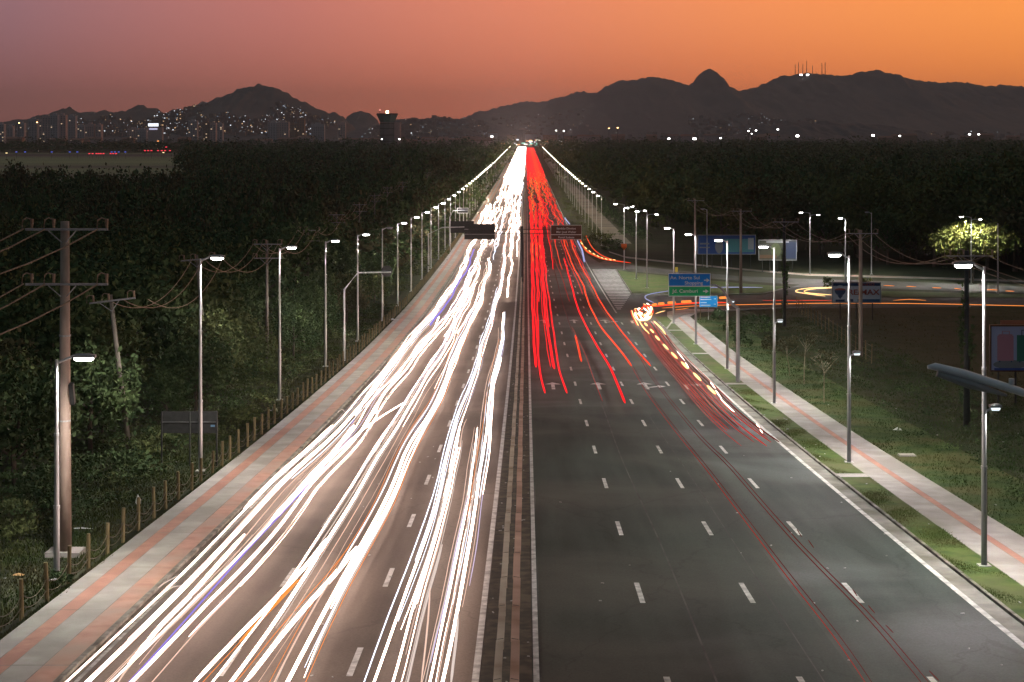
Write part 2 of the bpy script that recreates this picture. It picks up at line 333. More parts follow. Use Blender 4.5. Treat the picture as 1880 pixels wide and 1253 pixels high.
for x, key, sg, lab in ((-.70,'guard_l',-1,'cream weathered guardrail on the left side of the median'), (-.30,'guard_r',1,'reddish rusty guardrail on the right side of the median')):
    g = tag(empty('guardrail', (0,0,0)), lab, 'guardrail', 'guardrails along the median')
    y = 36.0
    while y < 300:
        jit = random.uniform(-.015,.015)
        b = MB(); src = wbeam(x+jit, y+.02, y+4-.02, sg)
        w = .10 if sg < 0 else .115
        # broad top fold seen from above
        for (a0,a1) in ((y+.02, y+3.98),):
            z0, z1 = zg(a0)+.80, zg(a1)+.80
            src.add([(x-w+jit,a0,z0),(x+w+jit,a0,z0),(x+w+jit,a1,z1),(x-w+jit,a1,z1),(x-w+jit,a0,z0-.05),(x+w+jit,a0,z0-.05),(x+w+jit,a1,z1-.05),(x-w+jit,a1,z1-.05)],
                    [(0,1,2,3),(4,7,6,5),(0,4,5,1),(1,5,6,2),(2,6,7,3),(3,7,4,0)])
        # lap joint with dark seam
        src.box((x+jit, y+.12, zg(y+.12)+.802), (2*w*.9, .03, .01), rz=.5*-sg, mi=1)
        src.build('beam', [M[key], M['dark']], g)
        MB().box((x-.03*sg, y+2, zg(y+2)+.33), (.09,.12,.72)).build('post', M[key], g)
        y += 4
    src = MB()
    for y in np.arange(300, 1200, 20.0):
        z0, z1 = zg(y), zg(y+20)
        src.add([(x-.13,y,z0+.8),(x+.13,y,z0+.8),(x+.13,y+20,z1+.8),(x-.13,y+20,z1+.8),(x-.13,y,z0+.45),(x+.13,y,z0+.45),(x+.13,y+20,z1+.45),(x-.13,y+20,z1+.45)], [(0,1,2,3),(0,4,5,1),(1,5,6,2),(3,7,4,0)])
    tag(src.build('distant_beam', M[key], g), kind='stuff')

# sidewalks, kerbs, verge
sw = strip('left_sidewalk', -15.05, -12.25, -50, 1300, .10, M['gutter']); tag(sw, kind='structure')
def slabs(parent, bands, y0, y1, step, yend):
    y = y0
    while y < y1:
        for xa, xb, key, name in bands: strip(name, xa+.012, xb-.012, y+.02, y+step-.02, .125+random.uniform(-.004,.004), M[key], parent)
        y += step
    for xa, xb, key, name in bands: strip(name, xa, xb, y1, yend, .125, M[key], parent)
slabs(sw, [(-15.05,-14.40,'concrete','concrete_slab'),(-14.40,-13.86,'redstrip','tactile_strip'),(-13.86,-13.0,'concrete','concrete_slab'),(-13.0,-12.28,'orangepav','paver_panel')], 31, 243, 6.5, 1300)
sr = strip('right_sidewalk', 16.4, 19.05, -50, 190, .10, M['gutter']); tag(sr, kind='structure')
slabs(sr, [(16.4,17.5,'concrete','concrete_slab'),(17.5,17.84,'redstrip','tactile_strip'),(17.84,19.05,'concrete','concrete_slab')], 31, 187, 6.5, 190)
corner = sheet('corner_sidewalk', [(16.4,190),(19.05,190),(20.6,196),(24.5,199.5),(24,201.5),(19,201),(17.0,197)], .12, M['concrete']); tag(corner, kind='structure')
fp = ppoly([(1118,463),(1149,473),(1240,483),(1350,494),(1480,505),(1700,511),(1880,517),(2300,524)])
path = [(x, y+2.2) for x, y in fp]+[(x, y-2.6) for x, y in reversed(fp)]
fpath = sheet('footpath', path, .045, M['concrete']); tag(fpath, kind='structure')
sheet('tactile_strip', [(x, y+.5) for x, y in fp]+[(x, y-.3) for x, y in reversed(fp)], .06, M['redstrip'], fpath)
tag(strip('frontage_path', 18.3, 22.8, 352, 1500, .05, mat('shadow_banded_path', (.12,.10,.08), (.20,.16,.13), scale=.25, c3=(.06,.055,.04), scale3=.08, stretch=(.3,1,1))), kind='structure')  # dark bands across it put shadow stripes into the colour
verge = strip('verge', 14.98, 16.4, -50, 190, .11, M['lawn']); tag(verge, kind='structure')
for py in (878, 708, 652, 609):
    x, y = at(1500, py); strip('cross_slab', 14.99, 16.39, y-.55, y+.55, .135, M['concrete'], verge)
def kerb(name, x0, x1, y0, y1, ysplit, h=.13):
    k = empty(name); tag(k, kind='structure')
    y = y0
    while y < ysplit:
        j_ = random.uniform(-.008,.008)
        za, zb = zg(y+.01), zg(y+.99)
        s = MB(); s.add([(x0+j_,y+.01,za-.1),(x1+j_,y+.01,za-.1),(x1+j_,y+.99,zb-.1),(x0+j_,y+.99,zb-.1),(x0+j_,y+.01,za+h),(x1+j_,y+.01,za+h),(x1+j_,y+.99,zb+h),(x0+j_,y+.99,zb+h)],
              [(4,5,6,7),(0,1,5,4),(1,2,6,5),(2,3,7,6),(3,0,4,7)]); s.build('kerbstone', M['kerb'], k); y += 1
    s = MB()
    ys = [y]+[c for c in _cuts if y < c < y1]+[y1]
    for a0, a1 in zip(ys[:-1], ys[1:]):
        za, zb = zg(a0), zg(a1)
        s.add([(x0,a0,za+h),(x1,a0,za+h),(x1,a1,zb+h),(x0,a1,zb+h),(x0,a0,za-.1),(x0,a1,zb-.1),(x1,a0,za-.1),(x1,a1,zb-.1)], [(0,1,2,3),(4,0,3,5),(1,6,7,2)])
    tag(s.build('distant_kerb', M['kerb'], k), kind='stuff')
kerb('left_kerb', -12.25, -12.10, 36, 1300, 96, .14)
kerb('right_kerb', 14.85, 14.98, 36, 184, 96, .14)
gt = strip('gutter', 14.22, 14.85, -50, 184, .043, M['gutter'], road)
strip('gutter', -12.1, -11.85, -50, 600, .043, mat('gutter_silt', (.05,.042,.03), (.16,.13,.10), scale=1.5, bump=.4), road)
# island kerbs by the junction
for nm, pts in (('island_kerb', [(1131,496.5),(1160,541),(1215,543.5),(1400,541),(1440,531),(1480,528.5)]), ('corner_kerb', [(1224,606),(1236,590),(1252,581),(1290,574),(1409,568),(1560,563.5)])):
    pp = ppoly(pts); sc = MB()
    sc.tube([(x, y, zg(y)+.10) for x, y in pp], .10, n=6)
    tag(sc.build(nm, M['concrete']), kind='structure')
lawnr = sheet('island_lawn', [(15.5,277)]+[at(*p) for p in [(1163,541.5),(1215,544.5),(1400,542),(1440,532),(1478,529.5),(1350,520),(1240,509),(1135,498)]], .034, M['lawn']); tag(lawnr, kind='structure')
tag(sheet('island_lawn', ppoly([(1556,534),(1700,536.5),(1880,541),(2300,548.5),(2300,550.5),(1880,547),(1640,546)]), .037, M['lawn']), kind='structure')
lawn = strip('roadside_lawn', 19.05, 23.5, -50, 186, .02, M['grass']); tag(lawn, kind='structure')

# ------------------------------------------------------------------ hills, city, tower
def ridge(name, pts, R, Wd, step=7, amp=5, seed=0, mat_=None, power=1.25):
    pxs = np.arange(pts[0][0], pts[-1][0]+step, step, dtype=float)
    py = np.interp(pxs, [p[0] for p in pts], [p[1] for p in pts])
    X = (pxs-966)*R/3000; Z = 26+(240-py)*R/3000
    nt_ = 26; ts = np.concatenate([np.linspace(0,1,nt_), -np.linspace(.1,1,6)]); ts.sort()
    V = []
    for t in ts:
        Yy = R-Wd*t if t >= 0 else R-Wd*t*.5
        fall = (1-abs(t))**power
        for x, z in zip(X, Z):
            n = noise.noise(Vector((x/120+seed, Yy/120, seed)))*.6+noise.noise(Vector((x/35+seed, Yy/35, seed)))*.3
            zz = z*fall*(1+.45*n*min(1,abs(t)*5)*(1-abs(t)))+amp*noise.noise(Vector((x/14, Yy/14, seed)))*(fall>.02)
            V.append((x, Yy, max(zz, -.6)))
    n_ = len(pxs); i, j = np.meshgrid(np.arange(n_-1), np.arange(len(ts)-1)); a = (j*n_+i).ravel()
    o = npmesh(name, V, np.stack([a, a+1, a+n_+1, a+n_], -1), mat_ or M['hill'], nside=4); tag(o, kind='structure')
    def surf(px, t):
        x = (px-966)*R/3000; z = 26+(240-float(np.interp(px,[p[0] for p in pts],[p[1] for p in pts])))*R/3000
        Yy = R-Wd*t; n = noise.noise(Vector((x/120+seed, Yy/120, seed)))*.6+noise.noise(Vector((x/35+seed, Yy/35, seed)))*.3
        return (x, Yy, z*(1-t)**power*(1+.45*n*min(1,t*5)*(1-t)))
    return surf
h_left = ridge('left_hills', [(-700,240),(-300,225),(-60,232),(0,226),(51,219),(77,212),(105,209),(115,200),(128,198),(143,204),(179,207),(189,203),(209,207),(237,207),(253,193),(276,196),(301,209),(319,204),(345,200),(370,190),(408,179),(434,166),(466,156),(474,153.5),(484,157),(510,162),(533,176),(558,187),(579,199),(604,207),(630,213),(640,225),(655,240),(680,262)], 4500, 900, step=3, amp=7, seed=1)
h_dome = ridge('dome_hill', [(628,240),(637,214),(648,207),(663,204),(678,209),(694,222),(702,245)], 5200, 500, step=3, amp=3, seed=2)
h_mid = ridge('middle_hills', [(600,262),(660,236),(732,221),(783,218),(808,215),(834,218),(870,220),(900,226),(960,240)], 4300, 700, step=3, amp=6, seed=3)
h_right = ridge('right_hills', [(800,262),(835,240),(849,219),(880,204),(900,203),(930,193),(965,186),(990,188),(1040,176),(1060,169),(1095,170),(1120,155),(1140,147),(1165,148),(1190,142),(1205,142),(1230,147),(1265,157),(1272,150),(1285,135),(1300,128),(1310,129),(1318,140),(1323,155),(1345,165),(1362,167),(1390,160),(1420,146),(1440,139),(1480,135),(1555,139),(1580,133),(1604,128),(1635,136),(1660,143),(1690,149),(1725,152),(1750,151),(1775,152),(1810,159),(1850,156),(1880,161),(1950,165),(2100,180),(2400,205),(2800,240)], 6500, 1900, step=4, amp=8, seed=4)
h_low = ridge('low_green_hill', [(1300,262),(1400,232),(1440,224),(1550,226),(1620,231),(1680,241),(1730,256)], 3300, 500, step=3, amp=6, seed=5)
# houses and lights on the slopes
M['house'] = mat('far_houses', (.16,.12,.11), (.30,.22,.20), scale=.03)
hb = MB(); lb = MB(); lw = MB(); lc = MB()
def house_cluster(surf, px0, px1, t0, t1, n, lights):
    for k in range(n):
        px = random.uniform(px0, px1); t = random.uniform(t0, t1); x, y, z = surf(px, t)
        w, d, h = random.uniform(6,14), random.uniform(6,12), random.uniform(4,10)
        hb.box((x, y, z+h/2-1), (w, d, h))
        if random.random() < lights*1.6:
            s = random.choice([.6,.8,.8,1.1,1.6]); (lw if random.random() < .45 else (lb if random.random() < .6 else lc)).box((x+random.uniform(-4,4), y-d/2-1.5, z+h*.7+2), (s*1.5, s, s))
house_cluster(h_left, 300, 400, .15, .8, 260, .22)
house_cluster(h_left, 400, 535, .52, .85, 230, .24)
house_cluster(h_left, 525, 632, .15, .8, 300, .24)
house_cluster(h_left, 180, 300, .3, .8, 130, .22)
house_cluster(h_left, -50, 200, .5, .95, 200, .12)
house_cluster(h_mid, 700, 900, .05, .9, 420, .12)
house_cluster(h_right, 860, 1060, .35, .95, 160, .22)
house_cluster(h_right, 1200, 1400, .62, .95, 320, .08)
house_cluster(h_right, 1040, 1900, .88, .97, 200, .10)
tag(hb.build('hillside_houses', M['house']), 'crowded pale houses climbing the distant hillsides', 'houses', kind='stuff')
tag(lw.build('hillside_lights', emis('far_light_white', (.85,.92,1), 2.0)), 'white pinprick lights scattered over the distant hillsides', 'lights', kind='stuff')
tag(lb.build('hillside_lights', emis('far_light_warm', (1,.62,.32), 1.3)), 'warm pinprick lights scattered over the distant hillsides', 'lights', kind='stuff')
tag(lc.build('hillside_lights', emis('far_light_cool', (.55,.75,1), .8)), 'dim bluish pinprick lights scattered over the distant hillsides', 'lights', kind='stuff')

# apartment towers on the left skyline
cols = {'pinkish': mat('pink_render', (.60,.44,.43), (.66,.50,.48), scale=.1), 'grey': mat('grey_render', (.50,.45,.48), (.56,.51,.54), scale=.1), 'tan': mat('tan_render', (.40,.25,.18), (.44,.28,.2), scale=.1)}
winlit = emis('lit_window', (1,.72,.45), .8); windark = mat('dark_window', (.15,.14,.16), rough=.5)
def tower(px, w, top, d, key, lab, grp):
    w *= 1.35
    base_z = zg(d); x = (px-966)*d/3000; wm = w*d/3000; H = 26-(top-240)*d/3000-base_z
    t = tag(empty('apartment_building', (x, d, base_z)), lab, 'building', grp)
    s = MB(); s.box((0,0,H/2), (wm, 14, H)); s.box((0,0,H+1), (wm*.4, 6, 3)); s.build('wall', cols[key], t)
    wd, wl = MB(), MB(); n = max(2,int(wm/4)); fl = int(H/3.2)
    for a in range(n):
        for b in range(2, fl):
            (wl if random.random() < .07 else wd).box((-wm/2+(a+.5)*wm/n, -7.05, b*3.2), (wm/n*.5, .2, 1.5))
    tag(wd.build('dark_windows', windark, t), kind='stuff')
    if wl.v: tag(wl.build('lit_windows', winlit, t), kind='stuff')
random.seed(11)
tn = {}
for px, w, top, key in ((3,9,228,'grey'),(20,8,232,'grey'),(40,9,226,'grey'),(62,11,219,'grey'),(76,9,222,'pinkish'),(87,11,213,'pinkish'),(101,10,211,'grey'),(115,11,211,'pinkish'),(132,12,213,'grey'),(150,10,230,'grey'),(166,12,228,'pinkish'),(182,8,229,'pinkish'),
        (245,14,236,'pinkish'),(262,12,238,'grey'),(355,12,222,'grey'),(380,10,225,'tan'),(392,8,226,'pinkish'),(404,8,227,'grey'),(502,14,225,'grey'),(520,16,224,'pinkish'),(537,12,228,'tan'),(553,10,218,'tan'),(584,18,228,'grey'),(628,10,226,'pinkish')):
    zone = 'on the far left skyline' if px < 200 else 'below the left conical hill' if px > 300 else 'between the two left hills'
    tn[(key,zone)] = tn.get((key,zone),0)+1
    tower(px, w, top, random.uniform(3000,3300), key, {'pinkish':'pale pinkish apartment block','grey':'dim grey apartment block','tan':'warm tan apartment block'}[key]+' %s, %s of its colour from the left' % (zone, ordn(tn[(key,zone)])), 'apartment towers below the left hills')
# brightly lit facade near (283,228)
t = tag(empty('lit_building', ((283-966)*3200/3000, 3200, 0)), 'low building with a brightly lit white front below the left hills', 'building')
MB().box((0,0,16), (34,14,32)).build('wall', cols['pinkish'], t); MB().box((0,-7.2,37), (20,.6,6)).build('lit_sign', emis('lit_panel', (.85,.9,1), 1.8), t); MB().box((0,-7.2,29), (16,.5,3)).build('lit_sign', emis('lit_panel2', (.7,.7,1), .9), t)
# low houses with red-brown roofs along the foot of the hills
random.seed(5)
roofm = mat('terracotta_roof', (.28,.13,.10), (.38,.18,.13), scale=.2)
for k in range(46):
    px = random.choice([random.uniform(20,330), random.uniform(330,690), random.uniform(740,900), random.uniform(1060,1880), random.uniform(1060,1880)]); d = random.uniform(2300,2900)
    x = (px-966)*d/3000; w = random.uniform(14,34); h = random.uniform(9,14) if px < 1000 else random.uniform(14,19)
    t = tag(empty('far_house', (x,d,0)), 'low '+('pale' if k % 2 else 'dim')+' building with a pitched reddish roof '+('under the left hills' if px < 600 else 'around the control tower' if px < 900 else 'under the right mountains'), 'building', 'low buildings along the foot of the hills')
    MB().box((0,0,h/2), (w,12,h)).build('wall', cols['pinkish' if k % 2 else 'tan'], t)
    MB().add([(-w/2-1,-7,h),(w/2+1,-7,h),(w/2+1,7,h),(-w/2-1,7,h),(-w/2,0,h+3),(w/2,0,h+3)], [(0,1,5,4),(2,3,4,5),(1,2,5),(3,0,4)]).build('roof', roofm, t)

# airport control tower
d = 2000; tw = tag(empty('control_tower', ((711-966)*d/3000, d, 0)), 'airport control tower with flared glass cab and a glowing lamp on top', 'tower')
s = MB(); s.add([], [])
def frustum(s, z0, w0, z1, w1, n=8, mi=0, cx=0):
    vs = [(cx+w0*math.cos(2*PI*i/n+PI/8), w0*math.sin(2*PI*i/n+PI/8), z0) for i in range(n)]+[(cx+w1*math.cos(2*PI*i/n+PI/8), w1*math.sin(2*PI*i/n+PI/8), z1) for i in range(n)]
    s.add(vs, [(i,(i+1)%n,n+(i+1)%n,n+i) for i in range(n)]+[tuple(range(n-1,-1,-1)), tuple(range(n,2*n))], mi)
tgrey = mat('tower_shaft', (.14,.15,.15), (.18,.18,.18), scale=.2); tpink = mat('tower_wall', (.44,.30,.29), (.50,.35,.33), scale=.2); tcab = mat('tower_cab_glass', (.10,.20,.18), rough=.15)
s = MB(); frustum(s, 0, 8, 36, 9.5); s.build('shaft', tgrey, tw)
s = MB(); s.box((12.5,0,18), (7,10,36)); s.build('stair_shaft', tpink, tw)
s = MB(); frustum(s, 36.2, 9.2, 45, 13.5); s.build('cab', tcab, tw)
for zz in (12,20,28,34): 
    s = MB(); frustum(s, zz, 9.6, zz+.8, 9.8); s.build('band', M['dark'], tw)
s = MB(); frustum(s, 45.1, 14, 47, 13.5); s.build('roof', M['dark'], tw)
MB().tube([(-9,0,47),(-9,0,51)], .3).build('antenna', M['dark'], tw)
s = MB(); frustum(s, 47.2, 1.6, 50.2, 1.6); lp = s.build('beacon', emis('tower_beacon', (1,.62,.25), 25), tw)
s = MB(); frustum(s, 50.6, .8, 51.8, .8); s.build('warning_light', emis('tower_red', (1,.35,.3), 2), tw); tw.children[-1].location.x = -9
# antenna masts on the right ridge
for px, h in ((1460,22),(1466,26),(1474,22),(1481,28),(1492,18),(1509,24),(1515,26)):
    d = 6500; t = tag(empty('antenna_mast', ((px-966)*d/3000, d, 26+(240-137)*d/3000-12)), 'thin dark antenna mast on the right mountain ridge', 'antenna', 'antenna masts on the right ridge')
    MB().tube([(0,0,0),(0,0,12+h*1.9)], [1.6,1.0], n=5).build('mast', M['dark'], t)
for px in (1459,1471):
    tag(MB().box(((px-966)*6500/3000, 6350, 26+(240-138.5)*6400/3000), (11,3,6)).build('ridge_floodlight', emis('ridge_light', (1,.93,.9), 6)), 'white floodlight at the foot of the ridge antennas', 'floodlight', 'floodlights on the right ridge')
# floodlight masts
for px, py, st in ((1228,255,1.5),(1275,255,2.2),(1323,254,1.2),(1374,241,1),(1388,240,1.1),(1380,246,.8),(1428,238,1.2),(1464,250,2),(1603,249,1.8),(1652,250,1.2),(1780,247,1.4),(1797,247,1.3),(733,256,1.1),(701,256,.8),(903,251,1.5),(1021,240,.8),(1035,241,.8),(1134,235,.9),(1118,236,.7),(68,225,.8),(35,226,.8)):
    d = 1900; x = (px-966)*d/3000; z = 26-(py-240)*d/3000
    warm = px in (1134,1118,68,35)
    t = tag(empty('floodlight_mast', (x, d, 0)), ('orange' if warm else 'white')+' floodlight on a mast beyond the '+('right' if px > 1000 else 'left')+' woods', 'floodlight', ('orange' if warm else 'white')+' floodlights beyond the woods')
    MB().tube([(0,0,0),(0,0,z-1)], .25, n=5).build('mast', M['dark'], t)
    r = .8*st; s = MB()
    s.tube([(-r*1.2,0,z),(-r*.7,0,z),(r*.7,0,z),(r*1.2,0,z)], [r*.3,r*.75,r*.75,r*.3], n=8); s.build('lamp', emis('flood_%d' % px, (1,.55,.2) if warm else (1,.97,.92), 10), t)
# airfield lights
for px, py, c in [(x, 283, 'red') for x in (164,170,177,181,185,190,203,208,213)]+[(x, 277.5, 'red') for x in (266,272,278,290,297,303,312)]+[(305,271,'red'),(290,260,'orange')]+[(x,280,'blue') for x in (30,46,95,128,142,205,211,218,230)]+[(12,282,'yellow'),(300,281,'yellow')]:
    d = 1500; x = (px-966)*d/3000; z = 26-(py-240)*d/3000; hgt = z-zg(d)
    m_ = {'red':(1,.05,.08),'orange':(1,.35,.1),'blue':(.12,.18,.9),'yellow':(1,.75,.35)}[c]
    t = tag(empty('airfield_light', (x, d, zg(d))), c+' marker light standing out on the dim airfield', 'light', c+' airfield lights')
    MB().tube([(0,0,0),(0,0,max(hgt,.3))], .08, n=4).build('stem', M['dark'], t)
    MB().box((0,0,max(hgt,.3)+.3), (1.6,.6,.7)).build('lamp', M.setdefault('al_'+c, emis('airfield_'+c, m_, {'red':1.5,'orange':2,'blue':.8,'yellow':1.6}[c])), t)

# shops and lights where the road ends
random.seed(21)
eb = [emis('end_a', (1,.85,.7), 2.5), emis('end_b', (.3,.95,.75), 1.2), emis('end_c', (.8,.88,1), 2.2), emis('end_d', (1,.45,.2), 1.6)]
for k in range(44):
    px = random.gauss(975, 34); py = random.uniform(256, 268); d = 2850
    x = (px-966)*d/3000; z = 26-(py-240)*d/3000; w = random.uniform(2,7)
    s = MB(); s.box((0,0,z-1), (w,4,1.8)); o = s.build('shopfront_light', eb[k % 4], loc=(x,d+random.uniform(-60,60),0)); tag(o, ['warm white','greenish','cool white','orange'][k % 4]+' lit shopfront sign where the road meets the town', 'light', 'lit signs at the end of the road')
for px, w, h in ((905,16,9),(975,22,8),(1010,26,7),(1050,30,6),(940,18,7),(1090,26,6)):
    d = 3000; t = tag(empty('town_block', ((px-966)*d/3000, d, 0)), 'dim town block at the end of the road at px'.replace(' at px','')+(' left of the lanes' if px < 950 else ' right of the lanes'), 'building', 'town blocks at the end of the road')
    MB().box((0,0,h*1.2), (w,16,h*2.4)).build('wall', cols['grey' if px % 2 else 'tan'], t); MB().box((0,0,h*2.4+.6), (w+1,17,1)).build('roof', roofm, t)

# ------------------------------------------------------------------ evening haze
hz = MB().box((0, 5950, 149.3), (18200, 12300, 300.6)).build('haze', [])
hm = bpy.data.materials.new('evening_haze'); hm.use_nodes = True; ht = hm.node_tree; ht.nodes.clear()
ho = ht.nodes.new('ShaderNodeOutputMaterial'); hv = ht.nodes.new('ShaderNodeVolumePrincipled'); hv.inputs['Color'].default_value = (.93,.93,.95,1); hv.inputs['Density'].default_value = 7.0e-5
ht.links.new(hv.outputs[0], ho.inputs['Volume']); hz.data.materials.append(hm); tag(hz, kind='stuff')
# ------------------------------------------------------------------ vegetation
def leafcloud(n, ctr, rad, size, seed, droop=0):
    r = np.random.default_rng(seed); out_v = []
    # leaves gather in clumps through the volume
    nc = max(6, n//45); th = r.uniform(0,2*PI,nc); u = r.uniform(-.75,1,nc); rr = r.uniform(.45,1,nc)**.6
    c = np.stack([np.cos(th)*np.sqrt(1-u*u*.98)*rr, np.sin(th)*np.sqrt(1-u*u*.98)*rr, u*rr], -1)
    idx = r.integers(0, nc, n); spread = r.uniform(.10,.26,nc)[idx]
    p = c[idx]+r.normal(0,1,(n,3))*spread[:,None]; p = p*np.array(rad)+np.array(ctr)
    a = r.normal(0,1,(n,3)); a /= np.linalg.norm(a,axis=1)[:,None]; b = np.cross(a, r.normal(0,1,(n,3))); b /= np.linalg.norm(b,axis=1)[:,None]
    s = size*r.uniform(.5,1.3,n)[:,None]
    V = np.stack([p-a*s, p-b*s*.55, p+a*s, p+b*s*.55], 1).reshape(-1,3); F = np.arange(4*n).reshape(-1,4)
    return V, F
protos = []
hid = []
def make_tree(seed, leaf, H, rx, key):
    r = random.Random(seed)
    crownV, crownF = leafcloud(leaf, (0,0,H*.62), (rx,rx*.95,H*.40), .24, seed)
    c = npmesh('crown', crownV, crownF, M[key], nside=4)
    s = MB(); s.tube([(0,0,-.3),(r.uniform(-.2,.2),r.uniform(-.2,.2),H*.3),(r.uniform(-.4,.4),r.uniform(-.4,.4),H*.62)], [.22,.15,.08], n=6)
    for k in range(5):
        a = k*1.256+r.random(); z0 = H*r.uniform(.25,.5)
        s.tube([(0,0,z0),(math.cos(a)*rx*.35,math.sin(a)*rx*.35,z0+H*.14),(math.cos(a)*rx*.7,math.sin(a)*rx*.7,z0+H*.2)], [.09,.06,.03], n=5)
    t = s.build('trunk', M['bark'])
    return c, t
for sd, n, H, rx, key in ((1,3600,8,3.6,'leafA'),(2,2400,7,3.3,'leafB'),(3,2600,9,3.4,'leafA'),(4,2200,6.5,3.6,'leafC'),(5,2600,8.5,4.0,'leafB'),(6,2200,7.5,3.0,'leafA')):
    protos.append((make_tree(sd, n, H, rx, key), H))
used = set()
def tree(x, y, k, sc, lab, grp=None, name='tree', squash=1):
    (c, t), H = protos[k]
    root = tag(empty(name, (x, y, zg(y)), random.uniform(0,6.28)), lab, 'tree', grp); root.scale = (sc, sc, sc*squash)
    if k in used: c2 = c.copy(); t2 = t.copy(); COL.objects.link(c2); COL.objects.link(t2)
    else: c2, t2 = c, t; used.add(k)
    c2.parent = root; t2.parent = root
    return root
def front_right(x):
    return float(np.interp(x, [24,28,36,76,120,400], [700,470,335,268,250,230]))
random.seed(3)
cnt = 0; taken = []
# the left wood: individual trees nearest the road, then farther as one mass
cand = []
for yy in np.arange(66, 420, 6.2):
    for xx in np.arange(-22, -130, -6.4):
        x = xx+random.uniform(-2.4,2.4)-(1 if yy < 110 else 0); y = yy+random.uniform(-2.6,2.6)
        if x/y < -.42: continue
        if y < 135 and x > -20.6: continue
        cand.append((y, x))
cand.sort(key=lambda c: c[0]*1.0-c[1]*.3)
indiv, rest = cand[:185], cand[185:]
lpx = [107,368,512,598,656,703,733,768,800,840,900]
lsegs = ['left of the nearest left lamp post']+['between %s and %s left lamp posts' % (ordw[i], ordw[i+1]) for i in range(10)]+['beside the far left lamp posts']
tcount = {}
def tree_label(kind, seg):
    tcount[(kind,seg)] = tcount.get((kind,seg),0)+1; n = tcount[(kind,seg)]
    return ordn(n)+' '+kind+' tree '+seg+' from the front'
for y, x in indiv:
    k = random.randrange(6); low_ = x > -26
    sc = random.uniform(.42,.75) if low_ else random.choice([random.uniform(.6,.85), random.uniform(.8,1.05), random.uniform(1.0,1.25)])
    kind = ('dark green','olive green','dark green','brownish','olive green','dark green')[k]
    where = 'right beside the fenced left sidewalk' if low_ else 'deep in the left wood behind the power poles'
    tree(x, y, k, sc, tree_label(kind+(' low' if low_ else ''), lsegs[sum(966+3000*x/y > q for q in lpx)]), 'trees of the left wood')
cr = []
for px, py, k, sc in ((1150,420,0,.7),(1185,440,1,.8)):
    pass
def lump(n, size, seed): return leafcloud(n, (0,0,0), (1,1,1), size, seed)[0].reshape(-1,4,3)
lumps = [lump(230, .125, 40+i) for i in range(6)]
def mass(name, pos, mat_, lab):
    Vs = []
    for x, y, rad, h in pos:
        L_ = lumps[random.randrange(6)]; a = random.uniform(0,6.28); ca, sa = math.cos(a), math.sin(a)
        n = 230 if y < 600 else 140 if y < 1000 else 70
        P_ = L_[:n]; q = np.empty_like(P_); q[...,0] = (P_[...,0]*ca-P_[...,1]*sa)*rad+x; q[...,1] = (P_[...,0]*sa+P_[...,1]*ca)*rad+y; h_ = h*(1+.55*noise.noise(Vector((x/38, y/55, 3)))+.25*noise.noise(Vector((x/14, y/20, 7)))); q[...,2] = P_[...,2]*h_*.45+h_*.55+zg(y)
        Vs.append(q.reshape(-1,3))
    V = np.concatenate(Vs); o = npmesh(name, V, np.arange(len(V)).reshape(-1,4), mat_, nside=4); tag(o, lab, 'wood', kind='stuff')
posA, posB = [], []
for y, x in rest: (posA if random.random() < .6 else posB).append((x, y, random.uniform(2.6,4.6), random.choice([5.5,7,8,9,10.5])+random.uniform(-.6,.6)))
y = 420
while y < 2600:
    st = 6.5+(y-420)*.011
    xl = -20-(y-420)*.004
    x = xl
    lim = -.40*y
    while x > lim:
        px = 966+3000*x/y
        infield = (y > 610 and y < 1750 and px < 330+max(0,(y-700))*.0+random.uniform(-12,12)) 
        if y > 610 and y <= 1750 and 300 < px < 345 and random.random() < .4: infield = True
        if not infield: (posA if random.random() < .6 else posB).append((x+random.uniform(-2,2), y+random.uniform(-2.5,2.5), st*.62, random.choice([5.5,7,8.5,9.5,11.5])+random.uniform(-.6,.6) if y < 610 else random.choice([7,9,10,11,14.5])+random.uniform(-.8,.8)))
        x -= st
    y += st*(1+y/2600)
posR, posS = [], []
# right wood
big_ind = []
y = 252
while y < 2600:
    st = 7.0+(y-250)*.0095
    x = 25.5
    while x < .40*y+20:
        if y > front_right(x):
            px = 966+3000*x/y; hh = random.choice([6.5,8,9.5,11,13.5])+random.uniform(-.7,.7)
            if px > 1690 and y < 420: hh = random.uniform(12,16)
            if y > 900: hh = random.choice([7.5,9,11,12,14.5])+random.uniform(-.8,.8)
            e = (x+random.uniform(-2.4,2.4), y+random.uniform(-2.4,2.4), st*.62, hh)
            if len(big_ind) < 105 and y < 480: big_ind.append(e)
            else: (posR if random.random() < .65 else posS).append(e)
        x += st
    y += st*(1+y/2600)
mass('left_wood', posA, M['leafA'], 'dark mass of distant trees stretching away left of the road')
mass('left_wood', posB, M['leafC'], 'brownish trees mixed through the distant wood left of the road')
mass('right_wood', posR, M['leafB'], 'dark mass of distant trees stretching away right of the road')
mass('right_wood', posS, M['leafA'], 'darker trees mixed through the distant wood right of the road')
rpx = [1130,1230,1305,1390,1470,1530,1640,1720,1840]
rsegs = ['above the far slip lane','above the junction lamps','behind the blue direction sign','behind the long blue billboard','behind the yellowish billboard','left of the property board','behind the property board','left of the glowing tree','behind the glowing tree','at the right edge']
big_ind.sort(key=lambda e: e[1])
for x, y, r_, hh in big_ind:
    k = random.randrange(6); tree(x, y, k, hh/protos[k][1]*(1+.5*noise.noise(Vector((x/25, y/35, 3)))), tree_label(('dark green','olive green','dark green','brownish','olive green','dark green')[k], rsegs[sum(966+3000*x/y > q for q in rpx)]), 'trees along the front of the right wood')
